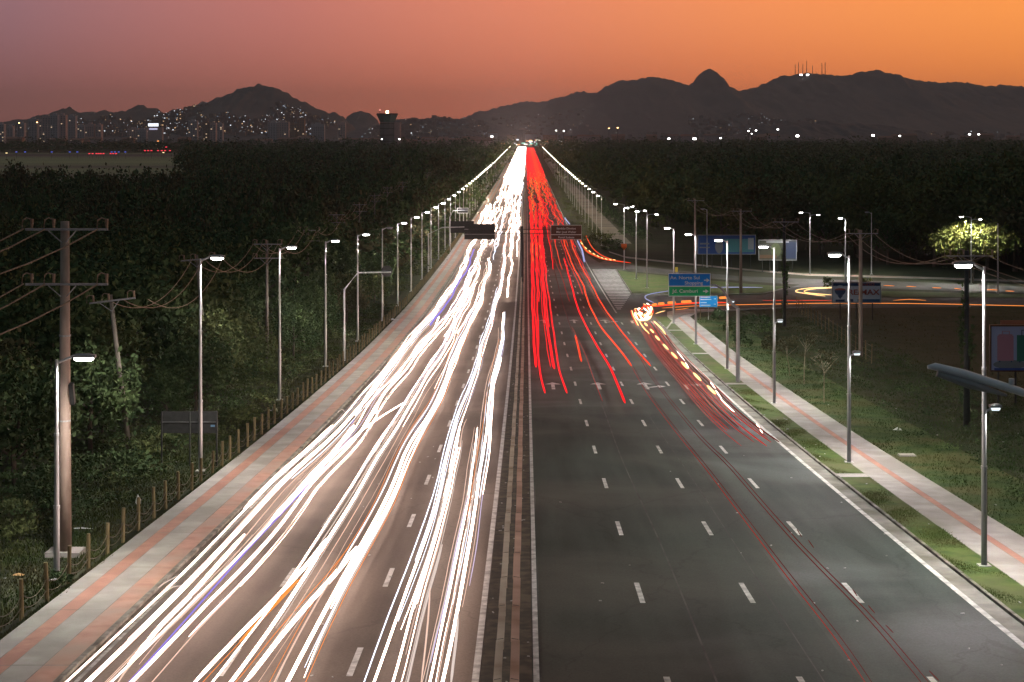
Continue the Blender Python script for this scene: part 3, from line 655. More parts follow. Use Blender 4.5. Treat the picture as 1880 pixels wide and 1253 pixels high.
# the lamp-lit tree
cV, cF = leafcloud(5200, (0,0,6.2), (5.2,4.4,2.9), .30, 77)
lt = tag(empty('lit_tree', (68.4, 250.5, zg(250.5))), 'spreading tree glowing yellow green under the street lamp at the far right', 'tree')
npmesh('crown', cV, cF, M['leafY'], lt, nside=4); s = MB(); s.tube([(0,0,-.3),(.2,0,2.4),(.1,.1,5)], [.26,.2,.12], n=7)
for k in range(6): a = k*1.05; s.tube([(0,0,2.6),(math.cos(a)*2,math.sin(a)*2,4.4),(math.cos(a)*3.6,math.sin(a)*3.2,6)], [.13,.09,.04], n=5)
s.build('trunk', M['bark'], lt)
# shrubs of the right lawn and junction
def shrub(px, py, w, h, key, lab, name='shrub', n=500, size=.13):
    x, y = at(px, py); V_, F_ = leafcloud(n, (0,0,h*.5), (w/2,w/2,h*.5), size, px)
    o = npmesh(name, V_, F_, M[key], nside=4); o.location = (x, y, zg(y)); return tag(o, lab, 'shrub')
shrub(1366,636,1.7,2.2,'leafA','dark upright shrub beside the grey sign pole on the right lawn')
shrub(1385,612,4.2,1.9,'leafA','wide dark shrub behind the sign pole on the right lawn', n=900)
shrub(1426,648,3.0,1.7,'leafC','brownish low shrub right of the second lamp post pair', n=700)
shrub(1322,590,1.5,1.4,'leafA','small dark round shrub beside the small blue direction sign')
shrub(1345,612,2.0,1.1,'leafB','low olive shrub near the bend of the right sidewalk')
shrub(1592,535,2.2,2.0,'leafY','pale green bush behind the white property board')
shrub(1520,530,1.4,1.6,'leafB','small round bush on the grass by the turning loop')
shrub(1105,452,5.0,3.0,'leafB','rounded green bush at the nose of the far slip lane', n=700, size=.22)
shrub(1122,462,5.0,2.2,'leafA','darker bush at the nose of the far slip lane', n=600, size=.22)
shrub(103,1080,1.0,.55,'leafA','leafy dark weed at the foot of the nearest left lamp post', n=350, size=.07)
shrub(30,985,2.6,1.4,'leafB','olive bush at the left edge near the utility pole', n=900, size=.10)
shrub(60,945,3.2,1.8,'leafA','dark bush behind the olive bush at the left edge', n=900, size=.11)
shrub(200,890,3.0,1.5,'leafA','dark bush behind the clearing left of the black signboard', n=800, size=.11)
shrub(270,840,3.2,1.8,'leafB','olive bush just left of the black signboard', n=800, size=.11)
shrub(430,790,3.0,1.6,'leafB','olive bush just right of the black signboard', n=800, size=.11)
shrub(475,700,4.5,3.2,'leafB','tall light olive bush between the second and third left lamp posts', n=1300, size=.14)
shrub(545,640,4.5,2.8,'leafA','green bush behind the third left lamp post', n=1200, size=.14)
def sapling(px, py, h, lab, seed):
    x, y = at(px, py); r = random.Random(seed); t = tag(empty('sapling', (x, y, zg(y))), lab, 'tree')
    s = MB(); a, b = r.uniform(-.3,.3), r.uniform(-.35,.1)
    s.tube([(0,0,-.1),(a*.4,0,h*.35),(a,b,h*.6),(a+r.uniform(-.4,.4),b,h)], [.045,.038,.028,.010], n=6)
    for k in range(8): q = r.uniform(0,6.28); s.tube([(a,b,h*.6+k*.1),(a+math.cos(q)*.6,b+math.sin(q)*.5,h*.8+k*.12),(a+math.cos(q)*1.0,b+math.sin(q)*.9,h*.95)], [.016,.011,.005], n=4)
    s.build('trunk', M['palebark'], t)
    V_, F_ = leafcloud(260, (a,b,h*.92), (1.0,.9,.5), .09, seed); npmesh('crown', V_, F_, M['leafC'], t, nside=4)
sapling(1476,706,3.9,'thin bare sapling with a pale crooked trunk beside the right sidewalk, the left one',5)
sapling(1513,740,3.3,'thin sapling leaning right beside the right sidewalk, the right one',9)
sapling(1450,690,2.6,'short sapling at the left of the two crooked ones',14)

# grass and scrub blades
def blades(name, n, xr, yr, hmin, hmax, lab, mat_, seed, dens=None, keep=None):
    r = np.random.default_rng(seed); y = yr[0]+(yr[1]-yr[0])*r.uniform(0,1,n)**1.6; x = r.uniform(xr[0],xr[1],n)
    if keep is not None: m_ = keep(x,y); x, y = x[m_], y[m_]; n = len(x)
    h = r.uniform(hmin,hmax,n)*(.5+.8*(np.sin(x*1.9+3*np.sin(y*.23))*np.cos(y*.7)+1)/2); w = .012+h*.10
    a = r.uniform(0,PI,n); dx, dy = np.cos(a)*w, np.sin(a)*w; lx, ly = r.normal(0,.45,n)*h, r.normal(0,.45,n)*h; z = zga(y)
    V_ = np.stack([np.stack([x-dx,y-dy,z],-1), np.stack([x+dx,y+dy,z],-1), np.stack([x+lx,y+ly,z+h],-1)],1).reshape(-1,3)
    tag(npmesh(name, V_, np.arange(3*n), mat_), lab, 'grass', kind='stuff')
blades('verge_grass', 60000, (14.99,16.39), (40,120), .13, .17, 'short green grass of the narrow strip between kerb and right sidewalk', M['vgrass'], 1)
blades('lawn_grass', 90000, (19.1,34), (42,190), .05, .16, 'green grass sloping away right of the right sidewalk', M['grass'], 2)
M['drygrass'] = mat('dry_scrub', (.04,.065,.022), (.075,.085,.03), scale=.7, c3=(.085,.075,.04), scale3=.25, spec=.05)
blades('roadside_scrub', 90000, (-24,-15.5), (42,210), .06, .22, 'rough green and brown scrub behind the left fence', M['drygrass'], 3)
blades('field_scrub', 30000, (25,75), (60,200), .06, .22, 'dry scrub on the dim field at the far right', M['drygrass'], 4)
blades('fence_weeds', 16000, (-15.28,-14.98), (40,230), .05, .16, 'ragged weeds along the outer edge of the left sidewalk', M['drygrass'], 5)
def clumps(name, n, xr, yr, size, key, lab, seed, keep=None):
    r = np.random.default_rng(seed); Vs = []
    for _ in range(n):
        y = yr[0]+(yr[1]-yr[0])*r.uniform(0,1)**1.2; x = r.uniform(*xr); sz = size*r.uniform(.4,1.3); L_ = lumps[r.integers(0,6)][:70]
        if keep and not keep(x, y): continue
        q = L_*np.array([sz,sz,sz*.6])+np.array([x,y,zg(y)+sz*.25]); Vs.append(q.reshape(-1,3))
    V_ = np.concatenate(Vs); tag(npmesh(name, V_, np.arange(len(V_)).reshape(-1,4), M[key], nside=4), lab, 'undergrowth', kind='stuff')
clumps('undergrowth', 420, (-26,-17.5), (70,260), .8, 'leafB', 'low olive undergrowth between the left fence and the wood', 6)
clumps('undergrowth', 420, (-30,-18.5), (66,260), 1.0, 'leafA', 'low dark undergrowth between the left fence and the wood', 7)
clumps('undergrowth', 260, (22,34), (62,150), .7, 'leafA', 'dark low weeds scattered over the slope right of the right sidewalk', 8)
clumps('undergrowth', 160, (27,75), (80,195), .7, 'leafC', 'brownish low weeds on the dim field at the far right', 9)
clumps('distant_hedge', 300, (-23,-16.5), (260,900), 1.8, 'leafB', 'low green hedge line beside the far left sidewalk', 10)
clumps('distant_hedge', 200, (12.2,17.5), (345,900), 1.3, 'leafB', 'low green hedge line beside the far right lanes', 11)
clumps('distant_hedge', 160, (23.5,27), (360,900), 2.2, 'leafA', 'dark bushes along the frontage path at the far right', 12)

# ------------------------------------------------------------------ street lamps
def lamp_proto(h, arm, headlen, collar=True, second=False, double=False):
    """pole with collars, arm along +x, luminaire; returned as a list of (name, mesh object, parent index)"""
    parts = []
    s = MB(); s.tube([(0,0,0),(0,0,h*.33),(0,0,h*.331),(0,0,h*.66),(0,0,h*.661),(0,0,h)], [.105,.10,.085,.08,.065,.055], n=12); s.box((0,0,.02), (.42,.42,.05))
    for z in (h*.33, h*.66): s.tube([(0,0,z-.05),(0,0,z+.05)], .115 if z < h/2 else .095, n=12)
    parts.append(('pole', s, 'pole', None))
    def head(dx, z, ln, sc=1, armc=.1):
        s = MB(); s.tube([(0,0,z-.12),(dx*.25,0,z+.0),(dx*arm*sc,0,z+armc)], [.045,.04,.035], n=8); parts.append(('arm', s, 'pole', None))
        x0 = dx*arm*sc; s = MB(); w = .125
        c = (x0+dx*ln/2, 0, z+armc)
        s.add([(c[0]-ln/2,-w*.6,c[2]+.05),(c[0]+ln/2,-w,c[2]+.05),(c[0]+ln/2,w,c[2]+.05),(c[0]-ln/2,w*.6,c[2]+.05),(c[0]-ln/2,-w*.6,c[2]-.03),(c[0]+ln/2,-w,c[2]-.03),(c[0]+ln/2,w,c[2]-.03),(c[0]-ln/2,w*.6,c[2]-.03),(c[0]-ln*.3,-w*.3,c[2]+.10),(c[0]+ln*.2,-w*.4,c[2]+.10),(c[0]+ln*.2,w*.4,c[2]+.10),(c[0]-ln*.3,w*.3,c[2]+.10)],
              [(7,6,5,4),(0,4,5,1),(1,5,6,2),(2,6,7,3),(3,7,4,0),(0,1,9,8),(1,2,10,9),(2,3,11,10),(3,0,8,11),(8,9,10,11)])
        parts.append(('lamp_head', s, 'housing', None)); pi = len(parts)-1
        s = MB(); s.tube([(c[0]-ln*.40,0,c[2]-.07),(c[0]-ln*.3,0,c[2]-.075),(c[0]+ln*.3,0,c[2]-.075),(c[0]+ln*.40,0,c[2]-.07)], [.03,.075,.075,.03], n=8); parts.append(('lens', s, 'led', pi)); return (c[0], c[2]-.16)
    lights = [head(1, h, headlen)]
    if second: lights.append(head(-1, h*.525, headlen*.55, .55, .08))
    if double: lights.append(head(-1, h-.4, headlen*.8, 1))
    return parts, lights
def lay_proto(key, *a, **k):
    parts, lights = lamp_proto(*a, **k)
    return [key, parts, lights, None]
protosL = {'left': lay_proto('left', 10.4, .45, .75), 'near': lay_proto('near', 7.4, .5, .8), 'right': lay_proto('right', 10.5, .35, .75, second=True), 'plain': lay_proto('plain', 10.5, .35, .75), 'double': lay_proto('double', 10.5, 1.1, .7, double=True)}
M['dull'] = mat('unlit_lens', (.3,.3,.3), rough=.3)
spots = {}
def spot(power, col, lean=0):
    k = (power, col)
    if k not in spots:
        d_ = bpy.data.lights.new('lamp_light', 'SPOT'); d_.energy = power; d_.color = col; d_.spot_size = math.radians(158); d_.spot_blend = .55; d_.shadow_soft_size = .16; spots[k] = d_
    return spots[k]
meshcache = {}
LP_L, LP_R = 6000, 8200
def street_lamp(x, y, kind, rz, lab, grp, lit=True, col=(1,.95,.88), power=5200, hs=1, ledkey='led', lightit=True):
    key, parts, lights, _ = protosL[kind]
    root = tag(empty('street_lamp', (x, y, zg(y)+.1), rz), lab, 'street lamp', grp); root.scale = (1,1,hs)
    objs = []
    for i, (nm, s, mk_, par) in enumerate(parts):
        mkey = mk_ if nm != 'lens' else ('led' if lit is True and not (nm == 'lens' and i > 3 and kind == 'right') else 'dull')
        if nm == 'lens' and lit and ledkey != 'led': mkey = ledkey
        if kind == 'right' and nm == 'lens' and i > 3: mkey = 'ledlow'
        ck = (key, i, mkey)
        p_ = root if par is None else objs[par]
        if ck not in meshcache: o = s.build(nm, M[mkey], p_, smooth=False); meshcache[ck] = o
        else: o = meshcache[ck].copy(); o.parent = p_; COL.objects.link(o)
        objs.append(o)
    if lit and lightit:
        for n_, (lx, lz) in enumerate(lights):
            pw = power if n_ == 0 else (power*.10 if kind == 'right' else power*.6)
            lo_ = bpy.data.objects.new('lamp_light', spot(round(pw), col)); COL.objects.link(lo_); lo_.parent = root; lo_.location = (lx,0,lz)
    return root
M['ledlow'] = emis('small_led', (.85,.95,1), 1.2)
ordw = ['first','second','third','fourth','fifth','sixth','seventh','eighth','ninth','tenth','eleventh','twelfth','thirteenth','fourteenth','fifteenth','sixteenth','seventeenth','eighteenth','nineteenth','twentieth']+['twenty-'+q for q in ('first','second','third','fourth','fifth','sixth','seventh','eighth','ninth')]+['thirtieth']+['thirty-'+q for q in ('first','second','third','fourth','fifth')]
street_lamp(-15.83, 55.1, 'near', .06, 'shortest and nearest left street lamp, its pole brightly lit beside the concrete utility pole', 'street lamps along the left sidewalk', power=3600, col=(1,.94,.88))
ly = [80.1,112,136,160,184]+[206+24*k for k in range(0,60)]
for n_, y in enumerate(ly):
    x = {0:-15.97,1:-16.9,2:-16.7,3:-16.5}.get(n_, -16.2); lit = y != 184
    lab = ('unlit ' if not lit else 'lit ')+'tall street lamp, %s from the front in the left row' % ordw[n_+1] if n_ < 18 else 'tiny distant street lamp far along the left side of the road'
    if y < 700 or n_ % 2 == 0: street_lamp(x, y, 'left', 0, lab, 'street lamps along the left sidewalk', lit=lit, power=LP_L if y < 700 else LP_L*1.6, ledkey='led' if y < 400 else 'ledfar', lightit=y < 1000, col=(1,.93,.86) if y < 400 else (1,.85,.66))
ry = [(16.06,57.3),(16.4,83),(16.7,110),(16.5,134),(16.3,157),(16.35,181)]
for n_, (x, y) in enumerate(ry):
    street_lamp(x, y, 'right', PI, 'street lamp with small second lamp halfway up, %s from the front, right row' % ordw[n_], 'street lamps along the right sidewalk', power=LP_R, col=(1,.96,.92))
for px, py, lab in ((1188,530,'right one'),(1168,513,'middle one'),(1146,496,'left one with an orange box')):
    x, y = at(px, py); street_lamp(x, y, 'double', PI, 'double-armed street lamp on the junction island, '+lab, 'double-armed lamps on the junction island', power=5200, hs=1.05)
for k in range(50):
    y = 345+24*k
    if y < 700 or k % 2 == 0: street_lamp(15.9, y, 'plain', PI, 'right street lamp beyond the junction, %s from the front' % ordw[k] if k < 10 else 'tiny distant street lamp far along the right side of the road', 'street lamps beyond the junction on the right', power=LP_L if y < 700 else LP_L*1.6, ledkey='led' if y < 370 else 'ledfar', lightit=y < 1000, col=(1,.86,.68))
for px, py, kind, lit, lab in ((1487,505,'double',True,'double-armed street lamp behind the side road left of the bright floodlit pole'),(1600,505,'plain',False,'unlit street lamp behind the white property board'),(1783,522,'double',True,'street lamp standing in front of the glowing yellow tree'),(1298,492,'plain',False,'unlit street lamp in front of the long blue billboard')):
    x, y = at(px, py); street_lamp(x, y, kind, PI, lab, None, lit=lit, power=7500, hs=.95)
x, y = at(1552, 522); street_lamp(x, y, 'plain', PI, 'bright street lamp on a pale concrete post behind the white property board', None, power=9000, hs=.93)
x, y = at(1832, 540); p = tag(empty('bare_pole', (x,y,zg(y))), 'plain pale pole without a lamp right of the glowing tree', 'pole'); MB().tube([(0,0,0),(0,0,9.8)], [.13,.09], n=8).build('pole', M['pole'], p)
M['lampgrey'] = mat('lamp_grey_paint', (.74,.76,.79), (.80,.82,.85), scale=5, rough=.45)
street_lamp(-15.9, 29, 'left', 0, 'unseen street lamp added past the front of the left row to light the foreground', None, power=LP_L)  # two lamps out of view, added along the rows to light the foreground
street_lamp(16.2, 8, 'plain', PI, 'unseen street lamp added beside the viewer in the right row to light the foreground', None, power=LP_R)
# foreground lamp arm entering from the right
fl = tag(empty('near_street_lamp', (15.6, 34.0, zg(34)+.1)), 'large grey unlit street lamp arm reaching in from the right edge of the photo', 'street lamp')
s = MB(); s.tube([(0,0,0),(0,0,6.6)], [.14,.11], n=12); s.build('pole', M['pole'], fl)
s = MB(); s.tube([(0,0,6.5),(-1.0,0,7.0),(-3.0,0,7.62),(-5.1,0,8.28)], [.06,.06,.062,.065], n=12); s.build('arm', M['lampgrey'], fl, smooth=True)
s = MB(); s.tube([(-5.0,0,8.22),(-5.35,0,8.36),(-6.5,0,8.72),(-7.1,0,8.87),(-7.25,0,8.86)], [.065,.085,.092,.08,.035], n=12)
hd = s.build('lamp_head', M['lampgrey'], fl, smooth=True)
s = MB(); s.tube([(-5.6,0,8.27),(-6.4,0,8.52),(-7.05,0,8.72)], [.03,.11,.06], n=10); s.build('lens', M['dull'], hd)
MB().tube([(-5.5,0,8.50),(-5.5,0,8.62)], .06, n=8).build('sensor', M['white'], hd)

# ------------------------------------------------------------------ left post and rope fence
fn = tag(empty('post_fence'), 'low timber post and rope fence along the outer edge of the left sidewalk', 'fence')
ys = list(np.arange(42.1, 212, 2.5)); prev = None
pm = MB(); pm.tube([(0,0,-.1),(0,0,1.25)], [.075,.065], n=8); pobj = None
for n_, y in enumerate(ys):
    x = -15.32+random.uniform(-.05,.05); tl = random.uniform(-.03,.03)
    if pobj is None: o = pobj = pm.build('post', M['wood'], fn)
    else: o = pobj.copy(); o.parent = fn; COL.objects.link(o)
    o.location = (x,y,zg(y)); o.rotation_euler = (random.uniform(-.04,.04),tl,0); o.scale = (1,1,random.uniform(.9,1.08))
    if prev:
        for hh, sg in ((.78,.30),(.42,.2)):
            s = MB(); pts = []
            for q in range(7):
                f = q/6; pts.append((prev[0]*(1-f)+x*f, prev[1]*(1-f)+y*f, zg(prev[1]*(1-f)+y*f)+hh-sg*4*f*(1-f)))
            s.tube(pts, .018, n=4); s.build('rope', M['rope'], fn)
    prev = (x, y)
s = MB()
for y in np.arange(213, 420, 2.5): s.tube([(-15.32,y,zg(y)-.1),(-15.32,y,zg(y)+1.1)], .06, n=5)
tag(s.build('distant_posts', M['wood'], fn), kind='stuff')
# field fence on the right
ff = tag(empty('field_fence'), 'timber post fence running across the dim field on the right', 'fence')
a0, a1 = at(1462,570), at(1600,668); npst = 20
for k in range(npst):
    f = k/(npst-1); x, y = a0[0]*(1-f)+a1[0]*f, a0[1]*(1-f)+a1[1]*f
    MB().tube([(x,y,zg(y)-.1),(x+random.uniform(-.05,.05),y,zg(y)+1.7)], .05, n=5).build('post', M['wood'], ff)
for hh in (.5,1.0,1.5): MB().tube([(a0[0]*(1-f)+a1[0]*f, a0[1]*(1-f)+a1[1]*f, zg(a0[1]*(1-f)+a1[1]*f)+hh) for f in np.linspace(0,1,10)], .012, n=4).build('wire', M['cable'], ff)

# ------------------------------------------------------------------ utility poles and cables
def upole(x, y, h, arms, lab, grp=None, lean=0, mk_='upole', r=.17, vine=False, rz=0, aw=3.0):
    t = tag(empty('utility_pole', (x,y,zg(y)), rz), lab, 'utility pole', grp); t.rotation_euler = (0, lean, rz)
    MB().tube([(0,0,-.3),(0,0,h)], [r*1.25, r*.8], n=12).build('pole', M[mk_], t, smooth=True); tips = []
    for az in arms:
        cr_ = MB(); cr_.box((.12,-.2,h-az), (aw,.08,.08)); c_ = cr_.build('crossarm', M['housing'], t)
        s = MB()
        for sx in (-.55,.45): s.tube([(sx,-.2,h-az-.05),(0,-.12,h-az-.55)], .022, n=5)
        s.build('brace', M['housing'], t)
        for ix in (-.5*aw+.35, -.5*aw+1.15, .5*aw+.08):
            s = MB(); s.tube([(ix,-.2,h-az+.06),(ix,-.2,h-az+.38)], [.05,.07], n=7)
            s.tube([(ix-.02,-.2,h-az+.36),(ix-.2,-.2,h-az+.42),(ix-.33,-.2,h-az+.34),(ix-.36,-.2,h-az+.02)], .025, n=5)
            s.build('insulator', M['insul'], c_)
            tips.append(Vector((x+ix-.3, y-.2, zg(y)+h-az+.02)))
    if vine:
        V_, F_ = leafcloud(500, (0,0,h*.42), (.45,.45,h*.34), .14, int(abs(x*10))); npmesh('vine', V_, F_, M['leafA'], t, nside=4)
    return t, tips
def cable(p, q, sag, lab, grp, r=.022, key='cable'):
    pts = [p.lerp(q, f)-Vector((0,0,sag*4*f*(1-f))) for f in np.linspace(0,1,14)]
    o = MB().tube(pts, r, n=5).build('power_cable', M[key]); tag(o, lab, 'cable', grp)
mp, tips = upole(-16.85, 59.7, 12.2, (.28, 2.28), 'tall pinkish concrete utility pole with two crossarms at the far left front', r=.20)
for hh in (4.9, 4.0, 8.0): MB().tube([(0,0,hh),(0,0,hh+.06)], .215, n=12).build('band', M['pole'], mp)
MB().box((.33,-.25,5.95), (.16,.2,.8), rx=.3).build('cable_box', M['dark'], mp)
MB().tube([(-.28,-.05,0),(-.28,-.05,4.6)], .07, n=8).build('conduit', M['dark'], mp)
for k, tp in enumerate(tips):
    cable(tp, tp+Vector((-10.5,-20.5,1.2 if k < 3 else 1.0)), 2.3, 'thick %s cable sagging left from the front utility pole\'s %s crossarm' % (('outer left','inner left','right')[k % 3], 'upper' if k < 3 else 'lower'), None, r=.03)
M['dimpole'] = mat('old_grey_pole', (.12,.10,.085), (.17,.145,.12), scale=3)
poles = [(-20.6,85,8.6,.12),(-22.3,115,10,.09),(-22.2,140,10.5,0),(-24.7,185,10.6,0),(-29,250,10.6,0),(-29.6,290,11,0),(-32,345,11,0),(-34,400,11,0),(-34,450,11,0),(-34,510,11,0),(-34.5,570,11,0),(-35,640,11,0)]
prevt = None
for n_, (x, y, h, ln) in enumerate(poles):
    t, tp = upole(x, y, h, (.3,1.5) if n_ > 1 else (.3,), ('leaning ' if ln else '')+'grey utility pole, %s from the front among the left trees' % ordw[n_], 'utility poles among the left trees', lean=-ln, r=.13, aw=2.4, mk_='dimpole')
    if prevt:
        for k in range(3): cable(prevt[k], tp[k], 1.6, '%s cable sagging between the %s and %s poles among the left trees' % (('left','middle','right')[k], ordw[n_-1], ordw[n_]), 'cables between the left tree-line poles', r=.022)
    prevt = tp
prevt = None
for n_, (px, py, h, lab, v) in enumerate(((1775,783,10.6,'dark vine-clad utility pole left of the nearest right lamp post',True),(1580,655,11.3,'utility pole in front of the white property board',False),(1440,600,11.7,'dark utility pole right of the fourth lamp post, vine on its shaft',True),(1360,540,11.8,'utility pole with crossarm before the blue billboard',False),(1276,500,12.2,'faint utility pole with crossarm at the edge of the right wood',False))):
    x, y = at(px, py); t, tp = upole(x, y, h, (.3,), lab, None, r=.17, mk_='upole' if n_ == 1 else 'dark' if v else 'upole', vine=v, aw=2.8)
    if prevt:
        for k in range(3): cable(prevt[k], tp[k], 1.4, '%s cable of the %s span between utility poles over the right field' % (('left','middle','right')[k], ordw[n_-1]), 'cables over the right field', r=.02)
    else:
        for k in range(3): cable(tp[k], tp[k]+Vector((3,-45,2)), 1.4, '%s cable running towards the viewer from the vine-clad pole' % ('left','middle','right')[k], 'cables over the right field', r=.02)
    prevt = tp

# ------------------------------------------------------------------ signs
def text_mesh(body, size, loc, material, parent, align='LEFT', name='lettering', sx=1, off=.004):
    c = bpy.data.curves.new(name, 'FONT'); c.body = body; c.size = size; c.align_x = align; c.offset = off; c.extrude = .004
    o = bpy.data.objects.new(name, c); COL.objects.link(o); bpy.context.view_layer.update()
    me = bpy.data.meshes.new_from_object(o.evaluated_get(bpy.context.evaluated_depsgraph_get())); COL.objects.unlink(o); bpy.data.objects.remove(o)
    me.materials.clear(); me.materials.append(material)
    n = bpy.data.objects.new(name, me); COL.objects.link(n); n.parent = parent; n.location = loc; n.rotation_euler = (PI/2,0,0); n.scale = (sx,1,1); return n
def frame_rect(s, x0, x1, z0, z1, w, y, th=.02):
    s.box(((x0+x1)/2,y,z1-w/2), (x1-x0,th,w)); s.box(((x0+x1)/2,y,z0+w/2), (x1-x0,th,w)); s.box((x0+w/2,y,(z0+z1)/2), (w,th,z1-z0-2*w)); s.box((x1-w/2,y,(z0+z1)/2), (w,th,z1-z0-2*w))
def arrow_r(s, cx, cz, w, y):
    s.add([(cx-w/2,y,cz-w*.11),(cx,y,cz-w*.11),(cx,y,cz+w*.11),(cx-w/2,y,cz+w*.11)], [(0,1,2,3)]); s.add([(cx-w*.05,y-.001,cz-w*.38),(cx+w/2,y-.001,cz),(cx-w*.05,y-.001,cz+w*.38)], [(0,1,2)])
# blue and green direction sign on a cantilever post
d = 124; x0 = (1227-966)*d/3000; x1 = (1304-966)*d/3000; z1 = 26-(502-240)*d/3000; z0 = 26-(544-240)*d/3000; zb = zg(d); zm = z0+(z1-z0)*.44
px_ = (1355-966)*d/3000
sg = tag(empty('direction_sign', (px_, d, zb)), 'blue and green direction sign with right arrows held out on a bent grey post', 'sign')
s = MB(); s.tube([(0,0,0),(0,0,5.7)], [.16,.13], n=10); s.box((0,0,.03), (.6,.6,.08)); s.build('post', M['pole'], sg)
s = MB(); s.tube([(0,0,5.7),(-.45,0,6.0),(-1.2,0,7.15),(-1.7,0,7.45),(x0-px_+.3,0,7.5)], [.12,.10,.09,.08,.07], n=8); s.build('arm', M['housing'], sg)
def rel(z): return z-zb
s = MB(); s.box(((x0+x1)/2-px_, -.15, rel((zm+z1)/2)), (x1-x0,.05,z1-zm)); bp_ = s.build('blue_panel', M['blue'], sg)
s = MB(); s.box(((x0+x1)/2-px_, -.15, rel((zm+z0)/2)), (x1-x0,.05,zm-z0-.004)); gp_ = s.build('green_panel', M['green'], sg)
s = MB(); frame_rect(s, x0-px_, x1-px_, rel(zm), rel(z1), .04, -.185); s.build('border', M['signwhite'], bp_)
s = MB(); frame_rect(s, x0-px_, x1-px_, rel(z0), rel(zm)-.004, .04, -.185); s.build('border', M['signwhite'], gp_)
text_mesh('Av. Norte Sul', .36, (x0-px_+.12, -.18, rel(z1)-.44), M['signwhite'], bp_, sx=1.12)
text_mesh('Shopping', .36, (x1-px_-.58, -.18, rel(z1)-.84), M['signwhite'], bp_, 'RIGHT', sx=1.05)
text_mesh('Jd. Camburi', .36, (x0-px_+.30, -.18, rel(z0)+.28), M['signwhite'], gp_, sx=1.12)
s = MB(); arrow_r(s, x1-px_-.28, rel(z1)-.52, .42, -.18); s.build('arrow', M['signwhite'], bp_)
s = MB(); arrow_r(s, x1-px_-.36, rel(z0)+.38, .42, -.18); s.build('arrow', M['signwhite'], gp_)
# small sky-blue sign
d = 187; x0, x1 = (1284-966)*d/3000, (1317-966)*d/3000; z1, z0 = 26-(543-240)*d/3000, 26-(564.5-240)*d/3000
sb = tag(empty('small_direction_sign', ((x0+x1)/2, d, zg(d))), 'small light blue sign with four white lines on three thin posts', 'sign'); w = x1-x0; h = z1-z0; b0 = z0-zg(d)
for sx in (-.45,.0,.42): MB().tube([(w*sx,0,0),(w*sx,0,b0+h*.9)], .035, n=6).build('post', M['wood'] if sx else M['pole'], sb)
pn = MB().box((0,-.08,b0+h/2), (w,.04,h)).build('panel', M['skyblue'], sb)
s = MB(); frame_rect(s, -w/2, w/2, b0, b0+h, .04, -.11); s.build('border', M['signwhite'], pn)
for zz, ll in ((.86,.55),(.67,.60),(.40,.34),(.18,.56)): MB().box((-w/2+.12+w*ll/2,-.105,b0+h*zz), (w*ll,.01,.09)).build('text_line', M['signwhite'], pn)
for zz in (.73,.27): s = MB(); arrow_r(s, w*.36, b0+h*zz, .26, -.106); s.build('arrow', M['signwhite'], pn)
# median gantry with brown sign
d = 250; zb = zg(d); X_ = lambda px: (px-966)*d/3000; Z_ = lambda py: 26-(py-240)*d/3000-zb
gx = X_(958)
ga = tag(empty('sign_gantry', (gx, d, zb)), 'dark T-shaped gantry on the median carrying a brown sign over the right lanes', 'gantry')
MB().tube([(0,0,0),(0,0,Z_(416))], [.30,.22], n=10).build('post', M['dark'], ga)
for pz in (421.5, 429.5): MB().tube([(X_(860)-gx,0,Z_(pz)),(X_(1064)-gx,0,Z_(pz))], .055, n=6).build('beam', M['dark'], ga)
s = MB()
for k in range(12): a = X_(905)-gx+k*.75; 
x0, x1, z0, z1 = X_(1011)-gx, X_(1068)-gx, Z_(440), Z_(413.5); zm = Z_(431)
br = MB().box(((x0+x1)/2,-.2,(zm+z1)/2), (x1-x0,.06,z1-zm)).build('brown_panel', M['brown'], ga)
br2 = MB().box(((x0+x1)/2,-.2,(zm+z0)/2), (x1-x0,.06,zm-z0-.005)).build('brown_panel', M['brown'], ga)
s = MB(); frame_rect(s, x0, x1, zm, z1, .05, -.24); s.build('border', M['signwhite'], br)
s = MB(); frame_rect(s, x0, x1, z0, zm-.006, .05, -.24); s.build('border', M['signwhite'], br2)
xc = (x0+x1)/2
text_mesh('Sambão Direitos', .44, (xc,-.235,z1-.66), M['signwhite'], br, 'CENTER', sx=1.0)
text_mesh('Mar: José Walter', .44, (xc,-.235,z1-1.2), M['signwhite'], br, 'CENTER', sx=1.0)
text_mesh('Portal Sudeste', .42, (xc,-.235,z0+.2), M['signwhite'], br2, 'CENTER', sx=1.0)
# back of the sign over the oncoming lanes: on the same gantry beams
x0, x1, z0, z1 = X_(852.5)-gx, X_(908.5)-gx, Z_(440), Z_(411.5)
bk = MB().box(((x0+x1)/2,.2,(z0+z1)/2), (x1-x0,.06,z1-z0)).build('sign_back', M['dark'], ga)
s = MB(); s.box(((x0+x1)/2,.14,Z_(421.5)), (x1-x0,.05,.09)); s.box(((x0+x1)/2,.14,Z_(430.5)), (x1-x0,.05,.09)); s.build('stiffener', M['housing'], bk)
# sign back on its own left post
d = 272; zb = zg(d); xa = (790-966)*d/3000-.3
s2 = tag(empty('cantilever_sign', (xa, d, zb)), 'back of a dark road sign reaching out from a bent post on the left', 'sign'); Z2 = lambda py: 26-(py-240)*d/3000-zb; X2 = lambda px: (px-966)*d/3000-xa
s = MB(); s.tube([(0,0,0),(0,0,Z2(430)),(X2(812),0,Z2(418)),(X2(855),0,Z2(417))], [.14,.11,.09,.07], n=8); s.build('post', M['pole'], s2)
MB().box(((X2(827)+X2(870))/2,.12,(Z2(406.5)+Z2(428))/2), (X2(870)-X2(827),.06,Z2(406.5)-Z2(428))).build('sign_back', M['dark'], s2)
